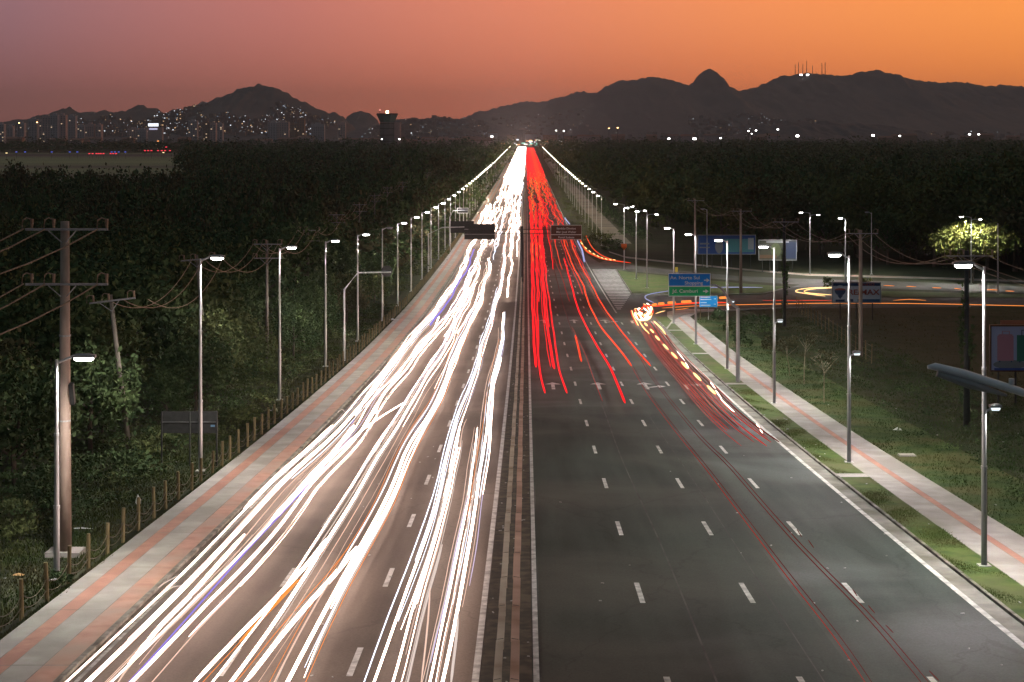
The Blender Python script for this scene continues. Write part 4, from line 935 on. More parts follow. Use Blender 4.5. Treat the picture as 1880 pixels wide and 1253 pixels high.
# farther empty frame sign
d = 330; zb = zg(d); xa = (826-966)*d/3000; Z2 = lambda py: 26-(py-240)*d/3000-zb; X2 = lambda px: (px-966)*d/3000-xa
s3 = tag(empty('frame_sign', (xa, d, zb)), 'pale outlined sign frame on a bent post farther up the left side', 'sign')
s = MB(); s.tube([(0,0,0),(0,0,Z2(399)),(X2(832),0,Z2(387)),(X2(860),0,Z2(386))], [.13,.1,.08,.07], n=8); s.build('post', M['pole'], s3)
pn = MB().box(((X2(839)+X2(860))/2,.1,(Z2(382)+Z2(392))/2), (X2(860)-X2(839),.05,Z2(382)-Z2(392))).build('sign_back', M['dark'], s3)
s = MB(); frame_rect(s, X2(839), X2(860), Z2(392), Z2(382), .10, .05); s.build('border', M['signwhite'], pn)
# round sign back on bent post
d = 142; zb = zg(d); xa = (632-966)*d/3000; Z2 = lambda py: 26-(py-240)*d/3000-zb; X2 = lambda px: (px-966)*d/3000-xa
s4 = tag(empty('round_sign', (xa, d, zb)), 'back of a dark round road sign on a long bent grey post', 'sign')
s = MB(); s.tube([(0,0,0),(0,0,Z2(532)),(X2(657),0,Z2(501)),(X2(718),0,Z2(500))], [.10,.09,.07,.055], n=8); s.build('post', M['pole'], s4)
rr = .49; s = MB(); n = 24; cx, cz = X2(710), Z2(498.5)
s.add([(cx+rr*math.cos(2*PI*i/n), yy, cz+rr*math.sin(2*PI*i/n)) for yy in (.09,.13) for i in range(n)], [tuple(range(n)), tuple(range(2*n-1,n-1,-1))]+[((i+1)%n,i,n+i,n+(i+1)%n) for i in range(n)]); s.build('disc', M['dark'], s4)
# black signboard on three posts
d = 82.5; zb = zg(d); xa = (349-966)*d/3000; Z2 = lambda py: 26-(py-240)*d/3000-zb
s5 = tag(empty('signboard', (xa, d, zb)), 'wide black signboard back on three dark posts behind the left fence', 'sign')
for sx in (-1.42,0,1.36): MB().tube([(sx,-.05,-.1),(sx,-.05,Z2(756))], .045, n=6).build('post', mat('dark_post', (.04,.045,.042)) if sx == 0 else M['dark'], s5)
b5 = MB().box((0,0,(Z2(755.5)+Z2(795.5))/2), (2.78,.05,Z2(755.5)-Z2(795.5))).build('panel', M['dark'], s5)
MB().box((0,-.04,Z2(775)), (2.78,.03,.02)).build('seam', M['housing'], b5); MB().box((1.15,-.04,Z2(782)), (.2,.02,.10)).build('sticker', mat('sticker_blue', (.12,.25,.4)), b5)
# billboards
def billboard(px0, px1, pyt, pyb, pybase, lab, base, deco, name='billboard', frame='housing', legs=4):
    d = at(px0, pybase)[1]; zb = zg(d); xa = ((px0+px1)/2-966)*d/3000; w = (px1-px0)*d/3000; z1, z0 = 26-(pyt-240)*d/3000-zb, 26-(pyb-240)*d/3000-zb; h = z1-z0
    t = tag(empty(name, (xa, d, zb)), lab, 'billboard')
    p = MB().box((0,0,(z0+z1)/2), (w,.12,h)).build('panel', base, t)
    s = MB(); frame_rect(s, -w/2-.05, w/2+.05, z0-.05, z1+.05, .1, -.02, .2); s.build('frame', M[frame], t)
    for k in range(legs): MB().tube([(-w/2+w*(k+.5)/legs,.15,-.1),(-w/2+w*(k+.5)/legs,.15,z1)], .07, n=6).build('leg', M['dark'], t)
    for n_, (kind, a, b, ww, hh, m_) in enumerate(deco):
        cx, cz = -w/2+a*w, z0+b*h; y = -.068-.004*n_
        s = MB()
        if kind == 'disc': s.add([(cx+ww*w*math.cos(2*PI*i/28), y, cz+hh*h*math.sin(2*PI*i/28)) for i in range(28)], [tuple(range(28))])
        elif kind == 'arcs': s.add([(cx+ww*w*math.cos(PI*i/20), y, cz+hh*h*math.sin(PI*i/20)) for i in range(21)], [tuple(range(21))])
        elif kind == 'tri': s.add([(cx-ww*w/2,y,cz),(cx+ww*w/2,y,cz),(cx,y,cz-hh*h)], [(0,2,1)])
        else: s.box((cx,y,cz), (ww*w,.004,hh*h))
        s.build('printed_area', m_, p)
    return t, p, w, z0, h
pm_ = lambda n, c: mat('print_'+n, c, rough=.6)
W_, NB, RB, TE, GY = pm_('white',(.62,.64,.72)), pm_('navy',(.02,.05,.14)), pm_('red',(.34,.07,.05)), pm_('teal',(.06,.22,.26)), pm_('grey',(.20,.21,.24))
billboard(1281,1387,432,467,492,'long blue billboard with teal right half behind the junction lamps', pm_('blue',(.02,.07,.26)), [('box',.72,.45,.5,.7,TE),('disc',.37,.42,.07,.38,GY),('box',.92,.55,.10,.6,pm_('pale',(.3,.33,.38))),('box',.12,.55,.16,.08,GY),('box',.12,.35,.18,.06,GY)], legs=6)
billboard(1393,1462,441,478,500,'yellowish and blue billboard right of the long blue one', pm_('ochre',(.03,.034,.02)), [('box',.86,.5,.28,.85,pm_('blue2',(.008,.018,.05))),('disc',.45,.5,.14,.34,pm_('olive',(.06,.08,.03))),('box',.25,.18,.45,.16,pm_('rust',(.09,.045,.02))),('box',.5,.9,.6,.08,GY)], legs=5)
t, p, w, z0, h = billboard(1528,1617,519,556,588,'white property board with a balloon emblem and red capital letters', W_, [('box',.5,.90,.97,.14,NB),('disc',.16,.62,.115,.27,NB),('arcs',.16,.66,.115,.20,W_),('arcs',.16,.62,.115,.10,RB),('tri',.16,.36,.12,.18,NB),('box',.16,.10,.19,.12,NB),('box',.75,.10,.46,.16,pm_('blue3',(.05,.12,.25))),('box',.38,.11,.1,.14,NB)], legs=3)
text_mesh('RE/MAX', h*.36, (-w*.18,-.11,z0+h*.40), RB, p, sx=1.22, off=.02); text_mesh('VENDO', h*.16, (w*.02,-.11,z0+h*.845), RB, p, sx=1.5)
PK, GR = pm_('pink',(.50,.22,.30)), pm_('darkgreen',(.03,.18,.13))
t, p, w, z0, h = billboard(1818,1945,598,681,745,'red-framed billboard showing a pink and a green suitcase on pale blue', pm_('lilac',(.42,.45,.68)), [('disc',.28,.14,.24,.10,GY),('box',.215,.50,.235,.56,PK),('box',.50,.50,.24,.58,GR),('box',.78,.50,.22,.5,pm_('suit3',(.25,.2,.1))),('box',.215,.78,.20,.06,PK),('box',.17,.83,.012,.08,PK),('box',.27,.83,.012,.08,PK),('box',.22,.875,.11,.015,PK),('box',.45,.84,.012,.12,NB),('box',.55,.84,.012,.12,NB),('box',.5,.9,.11,.015,NB),('box',.13,.21,.02,.03,NB),('box',.30,.21,.02,.03,NB),('box',.42,.20,.02,.03,NB),('box',.3,.04,.5,.05,pm_('blue4',(.05,.09,.35)))], frame='brown', legs=4)
MB().box((.2,-.05,z0+h+.22), (w*.8,.1,.28)).build('header', mat('header_orange', (.35,.13,.07)), t)
# orange sign on island lamp, yellow marker
x, y = at(1145.5, 496); zt = 26-(448-240)*y/3000
o = MB(); o.box((x,y-.25,zt-.3), (.95,.05,.6)); o.add([(x-.4,y-.25,zt-.6),(x+.4,y-.25,zt-.6),(x,y-.25,zt-1.1)], [(0,1,2),(0,2,1)]); o = o.build('orange_plate', M['orange']); tag(o, 'orange warning plate fixed to the left island lamp post', 'sign')
x, y = at(1242, 505); o = MB(); o.tube([(x,y,zg(y)),(x,y,zg(y)+.5)], .05, n=6); o.box((x,y,zg(y)+.85), (.42,.12,.8)); tag(o.build('marker_post', M['yellow']), 'small yellow marker on the grass above the blue direction sign', 'marker')

# ------------------------------------------------------------------ small things on the ground
def scrap(px, py, w, d_, h, m_, nm, lab, cat, rz=0):
    x, y = at(px, py); r = random.Random(px); s = MB(); n = 9
    top = [(math.cos(2*PI*i/n)*w/2*r.uniform(.6,1.1), math.sin(2*PI*i/n)*d_/2*r.uniform(.6,1.1), r.uniform(.02,h*.6)) for i in range(n)]
    s.add(top+[(0,0,h)], [(i,(i+1)%n,n) for i in range(n)]); o = s.build(nm, m_, loc=(x,y,zg(y)+.03)); o.rotation_euler[2] = rz; tag(o, lab, cat)
x, y = at(120,1020); pd = tag(MB().box((x,y,zg(y)+.10), (1.25,.9,.2)).build('concrete_plinth', M['concrete']), 'flat concrete plinth at the foot of the front utility pole', 'plinth')
x, y = at(1665,838); tag(MB().box((x,y,zg(y)+.05), (.85,.6,.1)).build('inspection_cover', M['concrete']), 'pale concrete cover set in the lawn right of the right sidewalk', 'cover')
scrap(253,930,.32,.2,.5,M['white'],'plastic_bag','white plastic bag caught on a left fence post','bag')
scrap(1648,793,.7,.4,.25,M['white'],'plastic_bag','white plastic bag lying on the dark slope at the right','bag')
scrap(34,1060,.5,.3,.12,mat('cardboard', (.45,.25,.10), (.5,.3,.12)),'cardboard_piece','orange-brown cardboard scrap in the scrub at the far left','litter')
scrap(150,973,.9,.2,.06,M['white'],'plastic_strip','pale strip of plastic behind the front utility pole','litter')
scrap(720,589,.7,.5,.25,M['white'],'plastic_bag','pale bag dropped on the outer edge of the far left sidewalk','bag')
random.seed(44)
lit = MB()
for k in range(150):
    if k < 60: x, y = random.uniform(-1.1,.1), random.uniform(42,130)
    elif k < 110: x, y = random.choice([random.uniform(.4,14), random.uniform(-7,-4)]), random.uniform(42,90)
    else: x, y = random.choice([random.uniform(20,30), random.uniform(-19,-15.5), random.uniform(15,16.3)]), random.uniform(46,110)
    lit.box((x,y,zg(y)+(.09 if -1.3 < x < .2 else .06 if abs(x)<14.2 else .16)), (random.uniform(.03,.13),random.uniform(.03,.07),.02), rz=random.uniform(0,3))
tag(lit.build('litter', mat('faded_litter', (.30,.30,.29), (.5,.5,.5), scale=2)), 'tiny pale scraps of litter strewn over road, median and grass', 'litter', kind='stuff')

# ------------------------------------------------------------------ light trails of the passing traffic
def smooth(pts, step):
    out_ = []
    P_ = [Vector(p) for p in pts]; P_ = [P_[0]*2-P_[1]]+P_+[P_[-1]*2-P_[-2]]
    for i in range(1, len(P_)-2):
        n = max(2, int((P_[i+1]-P_[i]).length/step))
        for k in range(n):
            t = k/n; p0, p1, p2, p3 = P_[i-1:i+3]
            out_.append(.5*((2*p1)+(-p0+p2)*t+(2*p0-5*p1+4*p2-p3)*t*t+(-p0+3*p1-3*p2+p3)*t**3))
    out_.append(P_[-2]); return out_
def path3(px, h):
    return [Vector((*at(a, b, h), 0)) for a, b in px]
def streak(pts, h, wpx, key, parent=None, name='streak', off=0, wob=0, seed=0, taper=True, z0=0):
    pts = smooth(pts, 1.6); n = len(pts); P_, R_ = [], []
    if n > 30:
        xs_ = np.array([p.x for p in pts]); k_ = np.hanning(17 if n > 60 else 9); k_ /= k_.sum(); h_ = len(k_)//2
        lead = xs_[0]-(xs_[1]-xs_[0])*np.arange(h_, 0, -1); tail = xs_[-1]+(xs_[-1]-xs_[-2])*np.arange(1, h_+1)
        xs_ = np.convolve(np.concatenate([lead, xs_, tail]), k_, 'valid'); pts = [Vector((a, p.y, 0)) for a, p in zip(xs_, pts)]
    for i, p in enumerate(pts):
        d = max(p.y, 20); ws = wpx*(3.6+17*max(0, min(1, (70/d)**1.25*.75)))*.56
        r = min(.42, .5*ws*d/3000)
        w_ = wob*(math.sin(d*.11+seed)+.5*math.sin(d*.27+seed*2.1)+.3*noise.noise(Vector((d*.5,seed,0))))*d/900
        e = min(1, (min(i, n-1-i)+.9)/1.9) if taper else 1
        P_.append((p.x+off+w_, p.y, zg(p.y)+max(h, r+.12)+z0)); R_.append(max(.008, r*e))
    o = MB().tube(P_, R_, n=6).build(name, T[key], parent, smooth=True); return o
def trail(px, w, key, lab, h=.65, extra=(), grp=None, wob=.35, seed=0):
    pts = path3(px, h)
    if not extra:
        o = streak(pts, h, w, key, None, 'light_trail', wob=wob, seed=seed); return tag(o, lab, 'light trail', grp)
    root = tag(empty('light_trail', (0,0,0)), lab, 'light trail', grp)
    if key == 'white' and w > .9:
        # a sheaf of finer strands imitates the trail's translucent glow
        rr_ = random.Random(seed*7+1); streak(pts, h, w*.38, key, root, wob=wob, seed=seed); hw = .20*w
        for q in range(int(5+w*4)):
            o_ = rr_.uniform(-1, 1)*hw*1.5; i0 = rr_.uniform(0,.35); i1 = rr_.uniform(.6,1); full = smooth(pts, 6); a_, b_ = int(i0*len(full)), int(i1*len(full))
            if b_-a_ > 4: streak(full[a_:b_], h, rr_.uniform(.06,.19), rr_.choice(['white','white','dimwhite','dimwhite','pink','cool','lilac']), root, off=o_, wob=wob, seed=seed+q*.2, z0=rr_.uniform(-.15,.2))
    else: streak(pts, h, w, key, root, wob=wob, seed=seed)
    for off, ww, kk, zz, f0, f1 in extra:
        n = len(pts); sub = pts if f1-f0 > .99 else smooth(pts, 6)[int(f0*len(smooth(pts,6))):max(int(f1*len(smooth(pts,6))), int(f0*len(smooth(pts,6)))+3)]
        streak(sub, h, ww, kk, root, off=off, wob=wob*1.15, seed=seed+off*3, z0=zz)
    return root
G1 = 'headlight trails on the oncoming lanes'
E1 = ((-.34,.28,'white',.15,0,1),(.36,.18,'pink',-.1,.1,1),(-.58,.10,'pink',.1,.3,1),(.22,.3,'white',.2,.0,.8))
trail([(873,440),(863,458),(846,504),(823,539),(800,573),(782,594),(762,616),(697,701),(652,757),(613,802),(528,875),(500,903),(382,1035),(297,1120),(235,1182),(158,1258),(60,1350)], 1.7, 'white', 'broadest white headlight trail hugging the left kerb for its whole length', extra=E1[:2]+E1[3:], seed=1)
trail([(893,440),(877,477),(858,519),(840,558),(809,600),(782,628),(739,687),(697,729),(669,785),(635,828),(570,884),(560,906),(466,1024),(382,1103),(325,1162),(245,1258),(150,1350)], 1.35, 'white', 'second white headlight trail from the left kerb, running on to the bottom edge', extra=E1, seed=2)
trail([(870,458),(862,484),(852,505),(840,523),(826,548),(812,570),(789,598)], .9, 'violet', 'short violet streak between the two leftmost white trails', seed=3)
trail([(650,770),(600,850),(530,930),(455,1010),(393,1080),(325,1155),(262,1225),(230,1258)], .3, 'violet', 'long faint violet streak beside the second white trail near the bottom', seed=4, h=.5)
trail([(449,982),(393,1046),(348,1097),(297,1148),(236,1220)], .65, 'white', 'thin white trail that ends short of the bottom between the two leftmost trails', seed=5, extra=((.3,.1,'pink',0,0,1),))
trail([(570,870),(500,950),(449,1010),(401,1063),(331,1134),(250,1210),(215,1258)], .35, 'pink', 'thin pinkish trail beside the second white trail, lower left', seed=6)
trail([(908,442),(905,458),(897,479),(886,512),(879,533),(875,551)], .30, 'pink', 'fine salmon trail curving right of the left carriageway centre, upper part', seed=7)
trail([(921,425),(919,432),(912,453),(905,477)], .35, 'cool', 'short bluish trail just left of the gantry post', seed=8)
trail([(897,475),(897,498),(886,526),(878,560),(858,600),(841,633),(824,681),(799,740),(753,813),(731,864),(715,913),(655,1013),(615,1083),(564,1173),(528,1258),(480,1350)], 1.75, 'white', 'broad white trail down the middle of the centre oncoming lane', extra=((.42,.12,'orange',0,.3,1),(-.45,.10,'orange',0,.35,1),(.26,.35,'white',.15,0,.9),(-.28,.3,'pink',.1,.5,1)), seed=9)
trail([(879,479),(879,498),(870,523),(858,554),(844,579),(824,628),(782,695),(748,752),(711,811),(683,856),(660,903),(607,984),(576,1035),(536,1097),(494,1159),(420,1258),(350,1350)], 1.55, 'white', 'broad white trail left of the centre one, between lanes two and three', extra=((-.35,.3,'white',.15,.2,1),(.38,.15,'pink',0,.2,1),(.7,.08,'pink',0,.45,1)), seed=10)
trail([(655,1005),(615,1056),(573,1103),(522,1162),(480,1215),(445,1258)], .75, 'white', 'white trail branching off the broad centre trail and crossing left near the bottom', seed=11, extra=((-.25,.12,'orange',0,0,1),))
trail([(600,990),(560,1041),(508,1097),(455,1151),(399,1210),(354,1258)], .6, 'white', 'white trail with an orange flare low on the left carriageway', seed=12, extra=((.22,.5,'orange',.05,.35,.75),(.2,.12,'orange',0,0,1)))
trail([(939,400),(930,432),(926,454),(923,498),(914,540),(904,572),(897,600),(889,622),(877,667),(855,729),(838,774),(827,814),(813,870),(804,913),(779,999),(750,1075),(719,1154),(690,1258),(655,1350)], 1.05, 'white', 'white trail on the left side of the inner oncoming lane, reaching the bottom', extra=((-.22,.2,'cool',.1,.5,1),(.24,.12,'orange',0,.1,.7),(-.26,.08,'orange',0,.1,.6)), seed=13)
trail([(850,770),(844,785),(838,828),(827,870),(818,914),(796,993),(767,1083),(748,1154),(722,1258),(690,1350)], .95, 'white', 'white trail close beside the inner lane trail, starting halfway down', extra=((.2,.15,'pink',0,0,1),(.30,.35,'dimwhite',-.15,.55,1)), seed=14)
trail([(947,400),(940,453),(939,488),(933,523),(930,546)], .8, 'white', 'white trail nearest the median that stops level with the hatched island', seed=15)
trail([(925,574),(922,611),(914,659),(900,718),(894,771),(886,842),(875,913),(866,985),(849,1069),(832,1154),(812,1258),(790,1350)], 1.35, 'white', 'bright white trail nearest the median, starting at a sharp tip', extra=((.18,.25,'cool',.1,0,.6),(-.24,.1,'orange',0,.2,.7)), seed=16)
trail([(876,785),(868,842),(862,908),(843,999),(824,1097),(804,1182),(788,1258),(765,1350)], .95, 'white', 'white trail left of the bright one by the median, lower half only', extra=((-.2,.13,'pink',0,0,1),(.2,.12,'pink',0,.4,1)), seed=17)
trail([(790,1080),(786,1140),(780,1200),(773,1258)], .28, 'pink', 'faint thin pinkish line low in the inner oncoming lane', seed=18, wob=.1)
trail([(841,1120),(838,1170),(832,1220),(828,1258)], .45, 'dimwhite', 'faint pale streak hugging the bright median trail at the bottom', seed=19, wob=.1)
trail([(745,737),(697,768),(652,802),(600,850)], .35, 'white', 'short thin white trail slanting left across the outer lane', seed=20)
trail([(807,582),(790,612),(760,650),(715,708),(692,742),(690,760)], .55, 'white', 'white trail starting beside the violet streak and ending mid road', seed=21)
trail([(763,608),(720,668),(680,718),(652,762)], .9, 'white', 'short bright white trail starting left of the broad kerb trail', seed=22)
trail([(610,782),(556,832),(514,870),(450,935)], .8, 'white', 'bright white trail starting beside the left kerb halfway down', seed=23)
trail([(649,782),(613,828),(556,892),(500,955)], .9, 'white', 'bright white trail starting one lane in, halfway down', seed=24)
trail([(845,575),(836,592),(822,610),(816,618)], .45, 'white', 'tiny white trail in the outer oncoming lane below the sign backs', seed=25)
trail([(886,526),(872,560),(858,580),(840,612)], .55, 'white', 'white trail joining the broad centre one below the gantry', seed=26)
trail([(895,378),(886,393),(880,411),(876,425)], 1.3, 'white', 'thick white trail above the left sign backs, left strand', seed=27)
trail([(901,376),(894,393),(889,411),(886,425)], 1.5, 'white', 'thick white trail above the left sign backs, right strand', seed=28)
trail([(905,388),(900,400),(896,413)], .5, 'white', 'small white trail right of the thick pair above the sign backs', seed=29)
for k, pts in enumerate([[(326,1058),(318,1062),(300,1072),(290,1080)],[(332,1076),(318,1078),(304,1086),(292,1094)],[(634,758),(628,752),(620,758)],[(700,683),(694,680),(689,684)],[(745,631),(740,629),(735,632)],[(528,858),(520,856),(512,866)],[(524,872),(516,872),(506,882)]]):
    trail(pts, .16, 'dimwhite', 'small curled white squiggle beside the left kerb, %s from the bottom' % ['first','second','fifth','sixth','seventh','fourth','third'][k], seed=30+k, h=.5, wob=0)
# oncoming lanes far away
random.seed(17)
def far_trail(xl, d0, d1, w, key, lab, grp, seed, amp=.5):
    pts = []; y = d0; x = xl; n = max(4, int((d1-d0)/max(14, d0*.035)))
    for i in range(n+1):
        y = d0+(d1-d0)*i/n; pts.append(Vector((x+random.uniform(-1,1)*amp*min(1.2, .25+y/900), y, 0)))
    return tag(streak(pts, .65, w, key, None, 'light_trail', wob=.3, seed=seed), lab, 'light trail', grp)
for xc in (-3.0,-6.4,-9.9):
    for c in range(11):
        d0 = random.choice([random.uniform(300,420), random.uniform(480,800), random.uniform(700,1100), random.uniform(900,1600)]); d1 = d0*random.uniform(1.2,1.6); xo = random.uniform(-.6,.6)
        for s_ in (-.68,.68): far_trail(xc+xo+s_, d0, d1, random.uniform(.4,.8), 'white', 'white headlight trail merged in the far glare of the oncoming lanes', 'distant headlight trails', c)
for c in range(16): far_trail(random.uniform(-11,-2), random.uniform(320,700), random.uniform(760,1100), .5, random.choice(['pink','cool','pink']), 'fine tinted headlight trail among the far oncoming glare', 'distant tinted headlight trails', c)
for xc in np.arange(-11.2, -1.5, .8): far_trail(xc, random.uniform(760,1000), 2500, 3.2, 'white', 'white headlight trail merged in the far glare of the oncoming lanes', 'distant headlight trails', 3, amp=.2)

R = 'red tail light trails'
trail([(974,392),(975,420),(976,453),(977,523),(978,576),(980,613),(984,674)], 1.0, 'red', 'leftmost bright red tail light trail beside the median', extra=((.28,.6,'red',0,0,1),(-.15,.25,'orangered',.1,.0,.6)), seed=1, wob=.15, h=.8)
trail([(983,392),(985,470),(986,523),(987,576),(988,611),(990,674),(1000,722)], .65, 'red', 'second red trail from the median, reaching down past the first', extra=((.2,.5,'red',0,0,.75),(-.15,.4,'red',.2,.1,.6)), seed=2, wob=.15, h=.8)
trail([(991,392),(993,470),(998,540),(1002,584),(1006,611),(1018,677)], 1.0, 'red', 'thick red trail in the first lane, right of the median pair', extra=((.25,.6,'red',0,0,.9),(-.3,.3,'red',.1,0,1)), seed=3, wob=.15, h=.8)
trail([(994,410),(995,444),(1002,505),(1008,549),(1014,590),(1024,666),(1041,722)], .65, 'red', 'rightmost red trail of the dense first lane bundle', extra=((.15,.7,'red',0,0,.55),), seed=4, wob=.15, h=.8)
for n_, (px, w, k_, lab) in enumerate([([(977,439),(977.5,460),(978,480)],.5,'orange','short orange glint in the red bundle, left one'),([(984,437),(985,455),(986,474)],.5,'orange','short orange glint in the red bundle, middle one'),([(991,450),(993,465),(995,478)],.5,'orange','short orange glint in the red bundle, right one'),
    ([(1000,395),(1006,432),(1013,470),(1015,495)],.45,'red','red trail ending above the first dense bundle, second lane'),([(1007,395),(1009,432),(1015,470),(1018,484)],.35,'dimred','dimmer red trail beside it in the second lane'),([(1018,440),(1023,463),(1032,495)],.35,'orangered','orange-red trail below the brown sign'),
    ([(1018,474),(1030,505),(1046,554)],.30,'dimred','fine red trail in the second lane ending alone'),([(1014,480),(1026,530),(1040,580),(1052,612)],.2,'faint','faint brownish red line in the second lane'),
    ([(1035,475),(1043,500),(1051,532),(1065,576),(1078,603),(1093,630),(1120,674),(1147,740)],.8,'red','strong solitary red trail ending mid road between the arrows'),([(1056,616),(1062,640),(1068,664)],.75,'orangered','short thick orange-red dash above the second lane arrow'),
    ([(1050,600),(1074,650),(1092,700),(1106,737)],.2,'dimred','thin red line over the second lane arrow')]):
    trail(px, w, k_, lab, seed=n_, wob=.12, h=.8)
trail([(1030,420),(1035,442),(1048,479),(1062,508),(1072,526),(1081,558),(1097,590),(1112,612),(1130,632),(1159,672)], .75, 'orangered', 'orange-red trail in the third lane ending above the double arrow', extra=((-.5,.25,'red',0,0,.7),(.5,.22,'dimred',.1,0,.6)), seed=31, wob=.15, h=.8)
trail([(1044,420),(1048,442),(1058,470),(1081,514),(1099,547),(1118,579),(1154,624),(1194,672)], .65, 'orangered', 'orange-red trail beside the hatched island ending at lane four', extra=((.35,.25,'red',0,0,.6),(-.4,.2,'dimred',.1,.2,1)), seed=32, wob=.15, h=.8)
trail([(1159,672),(1181,712),(1215,760),(1252,807),(1287,850),(1340,920),(1400,1000),(1460,1080),(1530,1165),(1592,1258)], .16, 'dimred', 'long thin double red line down lane three to the bottom edge, left pair', extra=((.16,.13,'faint',0,0,1),), seed=33, wob=.10, h=.8)
trail([(1173,653),(1199,698),(1247,760),(1292,813),(1332,850),(1400,930),(1480,1020),(1570,1110),(1640,1190),(1695,1258)], .16, 'faint', 'long thin double red line down lane four to the bottom edge, right pair', extra=((.18,.15,'faint',0,0,1),), seed=34, wob=.10, h=.8)
for n_, (a, b) in enumerate([((1463,972),(1472,986)),((1484,992),(1494,1006)),((1565,1082),(1574,1095)),((1594,1112),(1606,1126)),((1626,1148),(1640,1162)),((1706,1232),(1724,1250))]):
    trail([a,((a[0]+b[0])/2,(a[1]+b[1])/2),b], .16, 'faint', 'faint short red dash right of the double red lines, %s from the top' % ordw[n_], seed=n_, wob=0, h=.8)
trail([(1037,400),(1041,406),(1046,412)], .8, 'bluewhite', 'pale blue streak above the brown sign', seed=1, wob=0)
trail([(1060,442),(1065,452),(1069,461),(1073,481)], 1.0, 'bluewhite', 'pale blue streak below the brown sign beside the island', seed=1, wob=0)
trail([(1065,440),(1070,452),(1078,463),(1092,470),(1106,476),(1127,479),(1158,483)], .55, 'orangered', 'lower orange-red trail peeling right into the slip road', extra=((.1,.3,'orange',.15,.1,.9),), seed=5, wob=0)
trail([(1076,433),(1082,446),(1090,458),(1106,470),(1125,477)], .45, 'orangered', 'upper orange-red trail peeling right into the slip road', seed=6, wob=0)
for k in range(9):
    f = k/8; px = 1066+f*60; py = 445+32*math.sin(f*PI/2)**.8
    if k % 1 == 0: trail([(px,py),(px+2,py+2*(1-f)+.5),(px+4,py+3*(1-f)+1)], .5, 'amber', 'amber indicator blink on the lower trail into the slip road', grp='amber blinks into the slip road', seed=k, wob=0, h=.9)
# lane four: the slow turning vehicle
B = [(1192,590),(1207,615),(1222,637),(1238,655),(1257,676),(1280,700),(1306,728),(1336,758),(1372,788),(1405,812)]
root = tag(empty('light_trail'), 'wide glowing red band along the outer right lane where vehicles wait to turn', 'light trail')
bp3 = path3(B, .8)
bfull = smooth(bp3, 5); random.seed(61)
for k, off in enumerate(np.linspace(-1.25,.95,21)):
    a_ = random.randrange(0, max(1, len(bfull)//3)); b_ = len(bfull)-random.randrange(0, len(bfull)//3) if k % 3 else len(bfull)
    a_ = a_ if k % 2 else 0
    streak(bfull[::-1][a_:b_] if k % 2 else bfull[:b_], .8, random.uniform(.16,.34), random.choice(['band','bandb','faint','dimred']), root, off=off, wob=.05, seed=k*.3, z0=-.2+.1*(k % 4))
for n_, (px, py) in enumerate([(1186,596),(1197,608),(1207,621),(1222,637),(1238,653),(1257,671),(1280,692),(1306,716)]):
    dl = 2.4+n_*.72; trail([(px-dl,py-dl),(px,py),(px+dl,py+dl)], .8, 'amber', 'amber indicator dash on the red band in the right lane, %s from the top' % ordw[n_], grp='amber dashes on the red band', seed=n_, wob=0, h=.95)
trail([(1170,583),(1180,600),(1192,613)], .5, 'amber', 'thin pale streak on the left flank of the red band', seed=2, wob=0, h=.9)
trail([(1200,590),(1212,601),(1222,614)], .6, 'amber', 'thin pale streak on the right flank of the red band', seed=2, wob=0, h=.9)
trail([(1243,644),(1255,660),(1265,677)], .22, 'white', 'fine white streak beside the red band, upper one', seed=2, wob=.1, h=.7)
trail([(1303,699),(1314,716),(1326,735),(1347,756)], .35, 'white', 'white streak beside the red band, lower one', seed=3, wob=.1, h=.7)
trail([(1389,779),(1395,787),(1400,795)], .35, 'white', 'short white dash near the lower end of the red band', seed=3, wob=0, h=.7)
# glowing knot of lights at the corner and the trails along the side road
kn = tag(empty('light_trail'), 'tangled bright knot of orange and white light at the corner of the side road', 'light trail')
random.seed(8)
for k in range(11):
    ox, oy = random.uniform(-9,12), random.uniform(-5,6); pts = [(1178+ox,560+oy+12),(1172+ox,572+oy),(1180+ox,584+oy),(1192+ox,580+oy),(1196+ox,569+oy),(1188+ox,562+oy)]
    streak(path3(pts, .8), .8, random.uniform(.3,.6), random.choice(['amber','orangered','amber','white']), kn, wob=0, seed=k)
trail([(1160,570),(1163,580),(1168,590),(1172,598)], .5, 'amber', 'curved bright hook left of the glowing knot', seed=1, wob=0, extra=((-.15,.4,'orangered',0,0,1),))
trail([(1172,572),(1185,562),(1205,562),(1240,559),(1290,556),(1340,556)], .8, 'orangered', 'red band leaving the glowing knot along the side road', seed=1, wob=0, h=1.0)
for n_, (a, b) in enumerate([(1199,1204),(1210,1218),(1227,1239),(1252,1268),(1322,1334)]):
    py = 564-n_*1.9 if n_ < 4 else 551; tag(streak(path3([(a,py),((a+b)/2,py-.4),(b,py-.8)], 1.0), 1.0, 1.3, 'orange', None, 'light_trail', wob=0, z0=.25, taper=False), 'orange indicator block along the side road, %s from the left' % ordw[n_], 'light trail', 'orange blocks along the side road')
trail([(1204,576),(1213,573),(1221,571)], .35, 'amber', 'small amber streak below the red band at the corner', seed=1, wob=0)
trail([(1240,569),(1252,568),(1264,566)], .35, 'orange', 'small orange streak on the side road left of the sign leg', seed=1, wob=0)
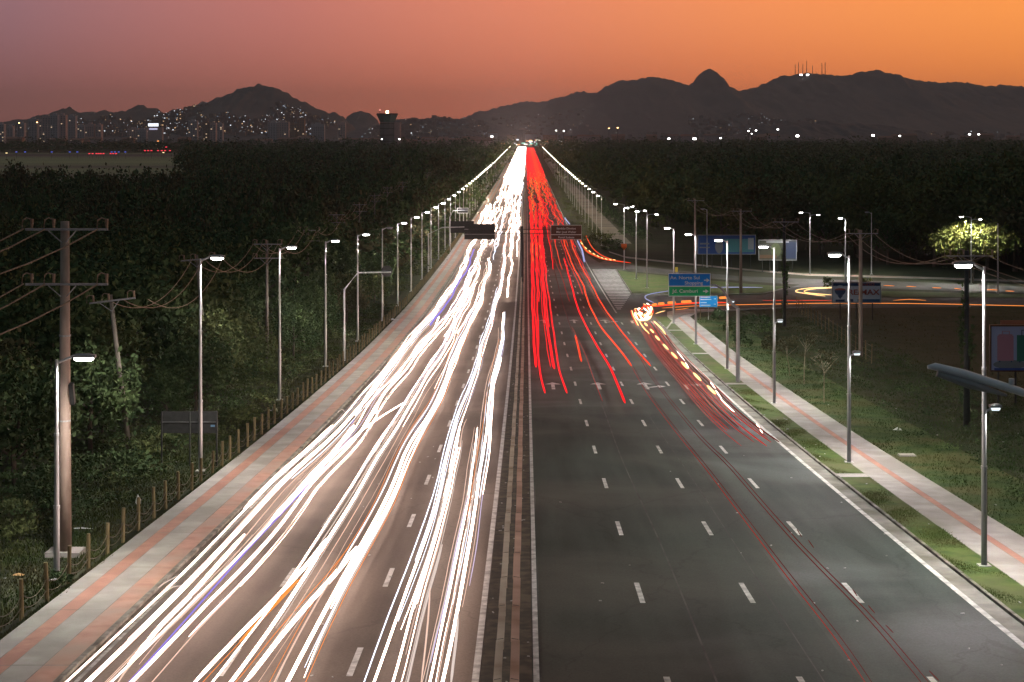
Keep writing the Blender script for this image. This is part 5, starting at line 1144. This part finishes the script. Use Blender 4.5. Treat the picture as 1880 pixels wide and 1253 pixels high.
trail([(1215,566),(1280,562),(1400,559),(1530,557),(1700,558),(1880,562),(2000,565)], .32, 'orange', 'thin orange line along the whole side road to the right edge', seed=1, wob=0)
trail([(1640,552),(1670,550),(1700,552)], .3, 'orange', 'short orange line above the long one, right of the property board', seed=1, wob=0)
trail([(1400,552),(1460,552),(1500,552),(1528,552)], .22, 'orangered', 'short red-orange line above the long one, left of the property board', seed=1, wob=0)
trail([(1528,529),(1500,530),(1480,533),(1478,537),(1500,540),(1530,542)], .4, 'amber', 'inner pale loop of light where cars turn by the property board', seed=1, wob=0)
trail([(1528,528),(1490,529),(1466,532),(1461,536),(1478,539),(1515,544)], .4, 'amber', 'outer pale loop of light where cars turn by the property board', seed=1, wob=0)
for n_, (a, b, py) in enumerate(((1622,1642,524.5),(1664,1682,526),(1712,1728,528.5),(1752,1764,530),(1812,1832,532),(1846,1862,534.5))):
    trail([(a,py),((a+b)/2,py+.3),(b,py+.8)], .38, 'orange', 'orange dash on the far carriageway of the side road, %s from the left' % ordw[n_], seed=n_, wob=0)
trail([(1200,556),(1186,549),(1186,543),(1205,538),(1250,532),(1310,528),(1400,528)], .4, 'bluewhite', 'pale bluish streak bending from the slip road to the corner', seed=1, wob=0)
# receding lanes far away
for xc in (2.0,5.3,8.8):
    for c in range(13):
        d0 = random.choice([random.uniform(330,480), random.uniform(420,900), random.uniform(700,1400)]); d1 = d0*random.uniform(1.2,1.9); xo = random.uniform(-.7,.7)
        for s_ in (-.6,.6): far_trail(xc+xo+s_, d0, d1, random.uniform(.25,.6), random.choice(['red','red','orangered','dimred']), 'red tail light trail in the far bundle of the receding lanes', 'distant tail light trails', c, amp=.7)
for c in range(12): far_trail(random.uniform(.8,10), random.uniform(340,900), random.uniform(920,1300), .3, 'orange', 'orange trail among the far red bundle', 'distant orange trails', c, amp=.6)
for xc in np.arange(1.0, 10.5, 1.0): far_trail(xc, random.uniform(700,1000), 2400, 1.0, random.choice(['red','orangered']), 'red tail light trail in the far bundle of the receding lanes', 'distant tail light trails', 3, amp=.2)
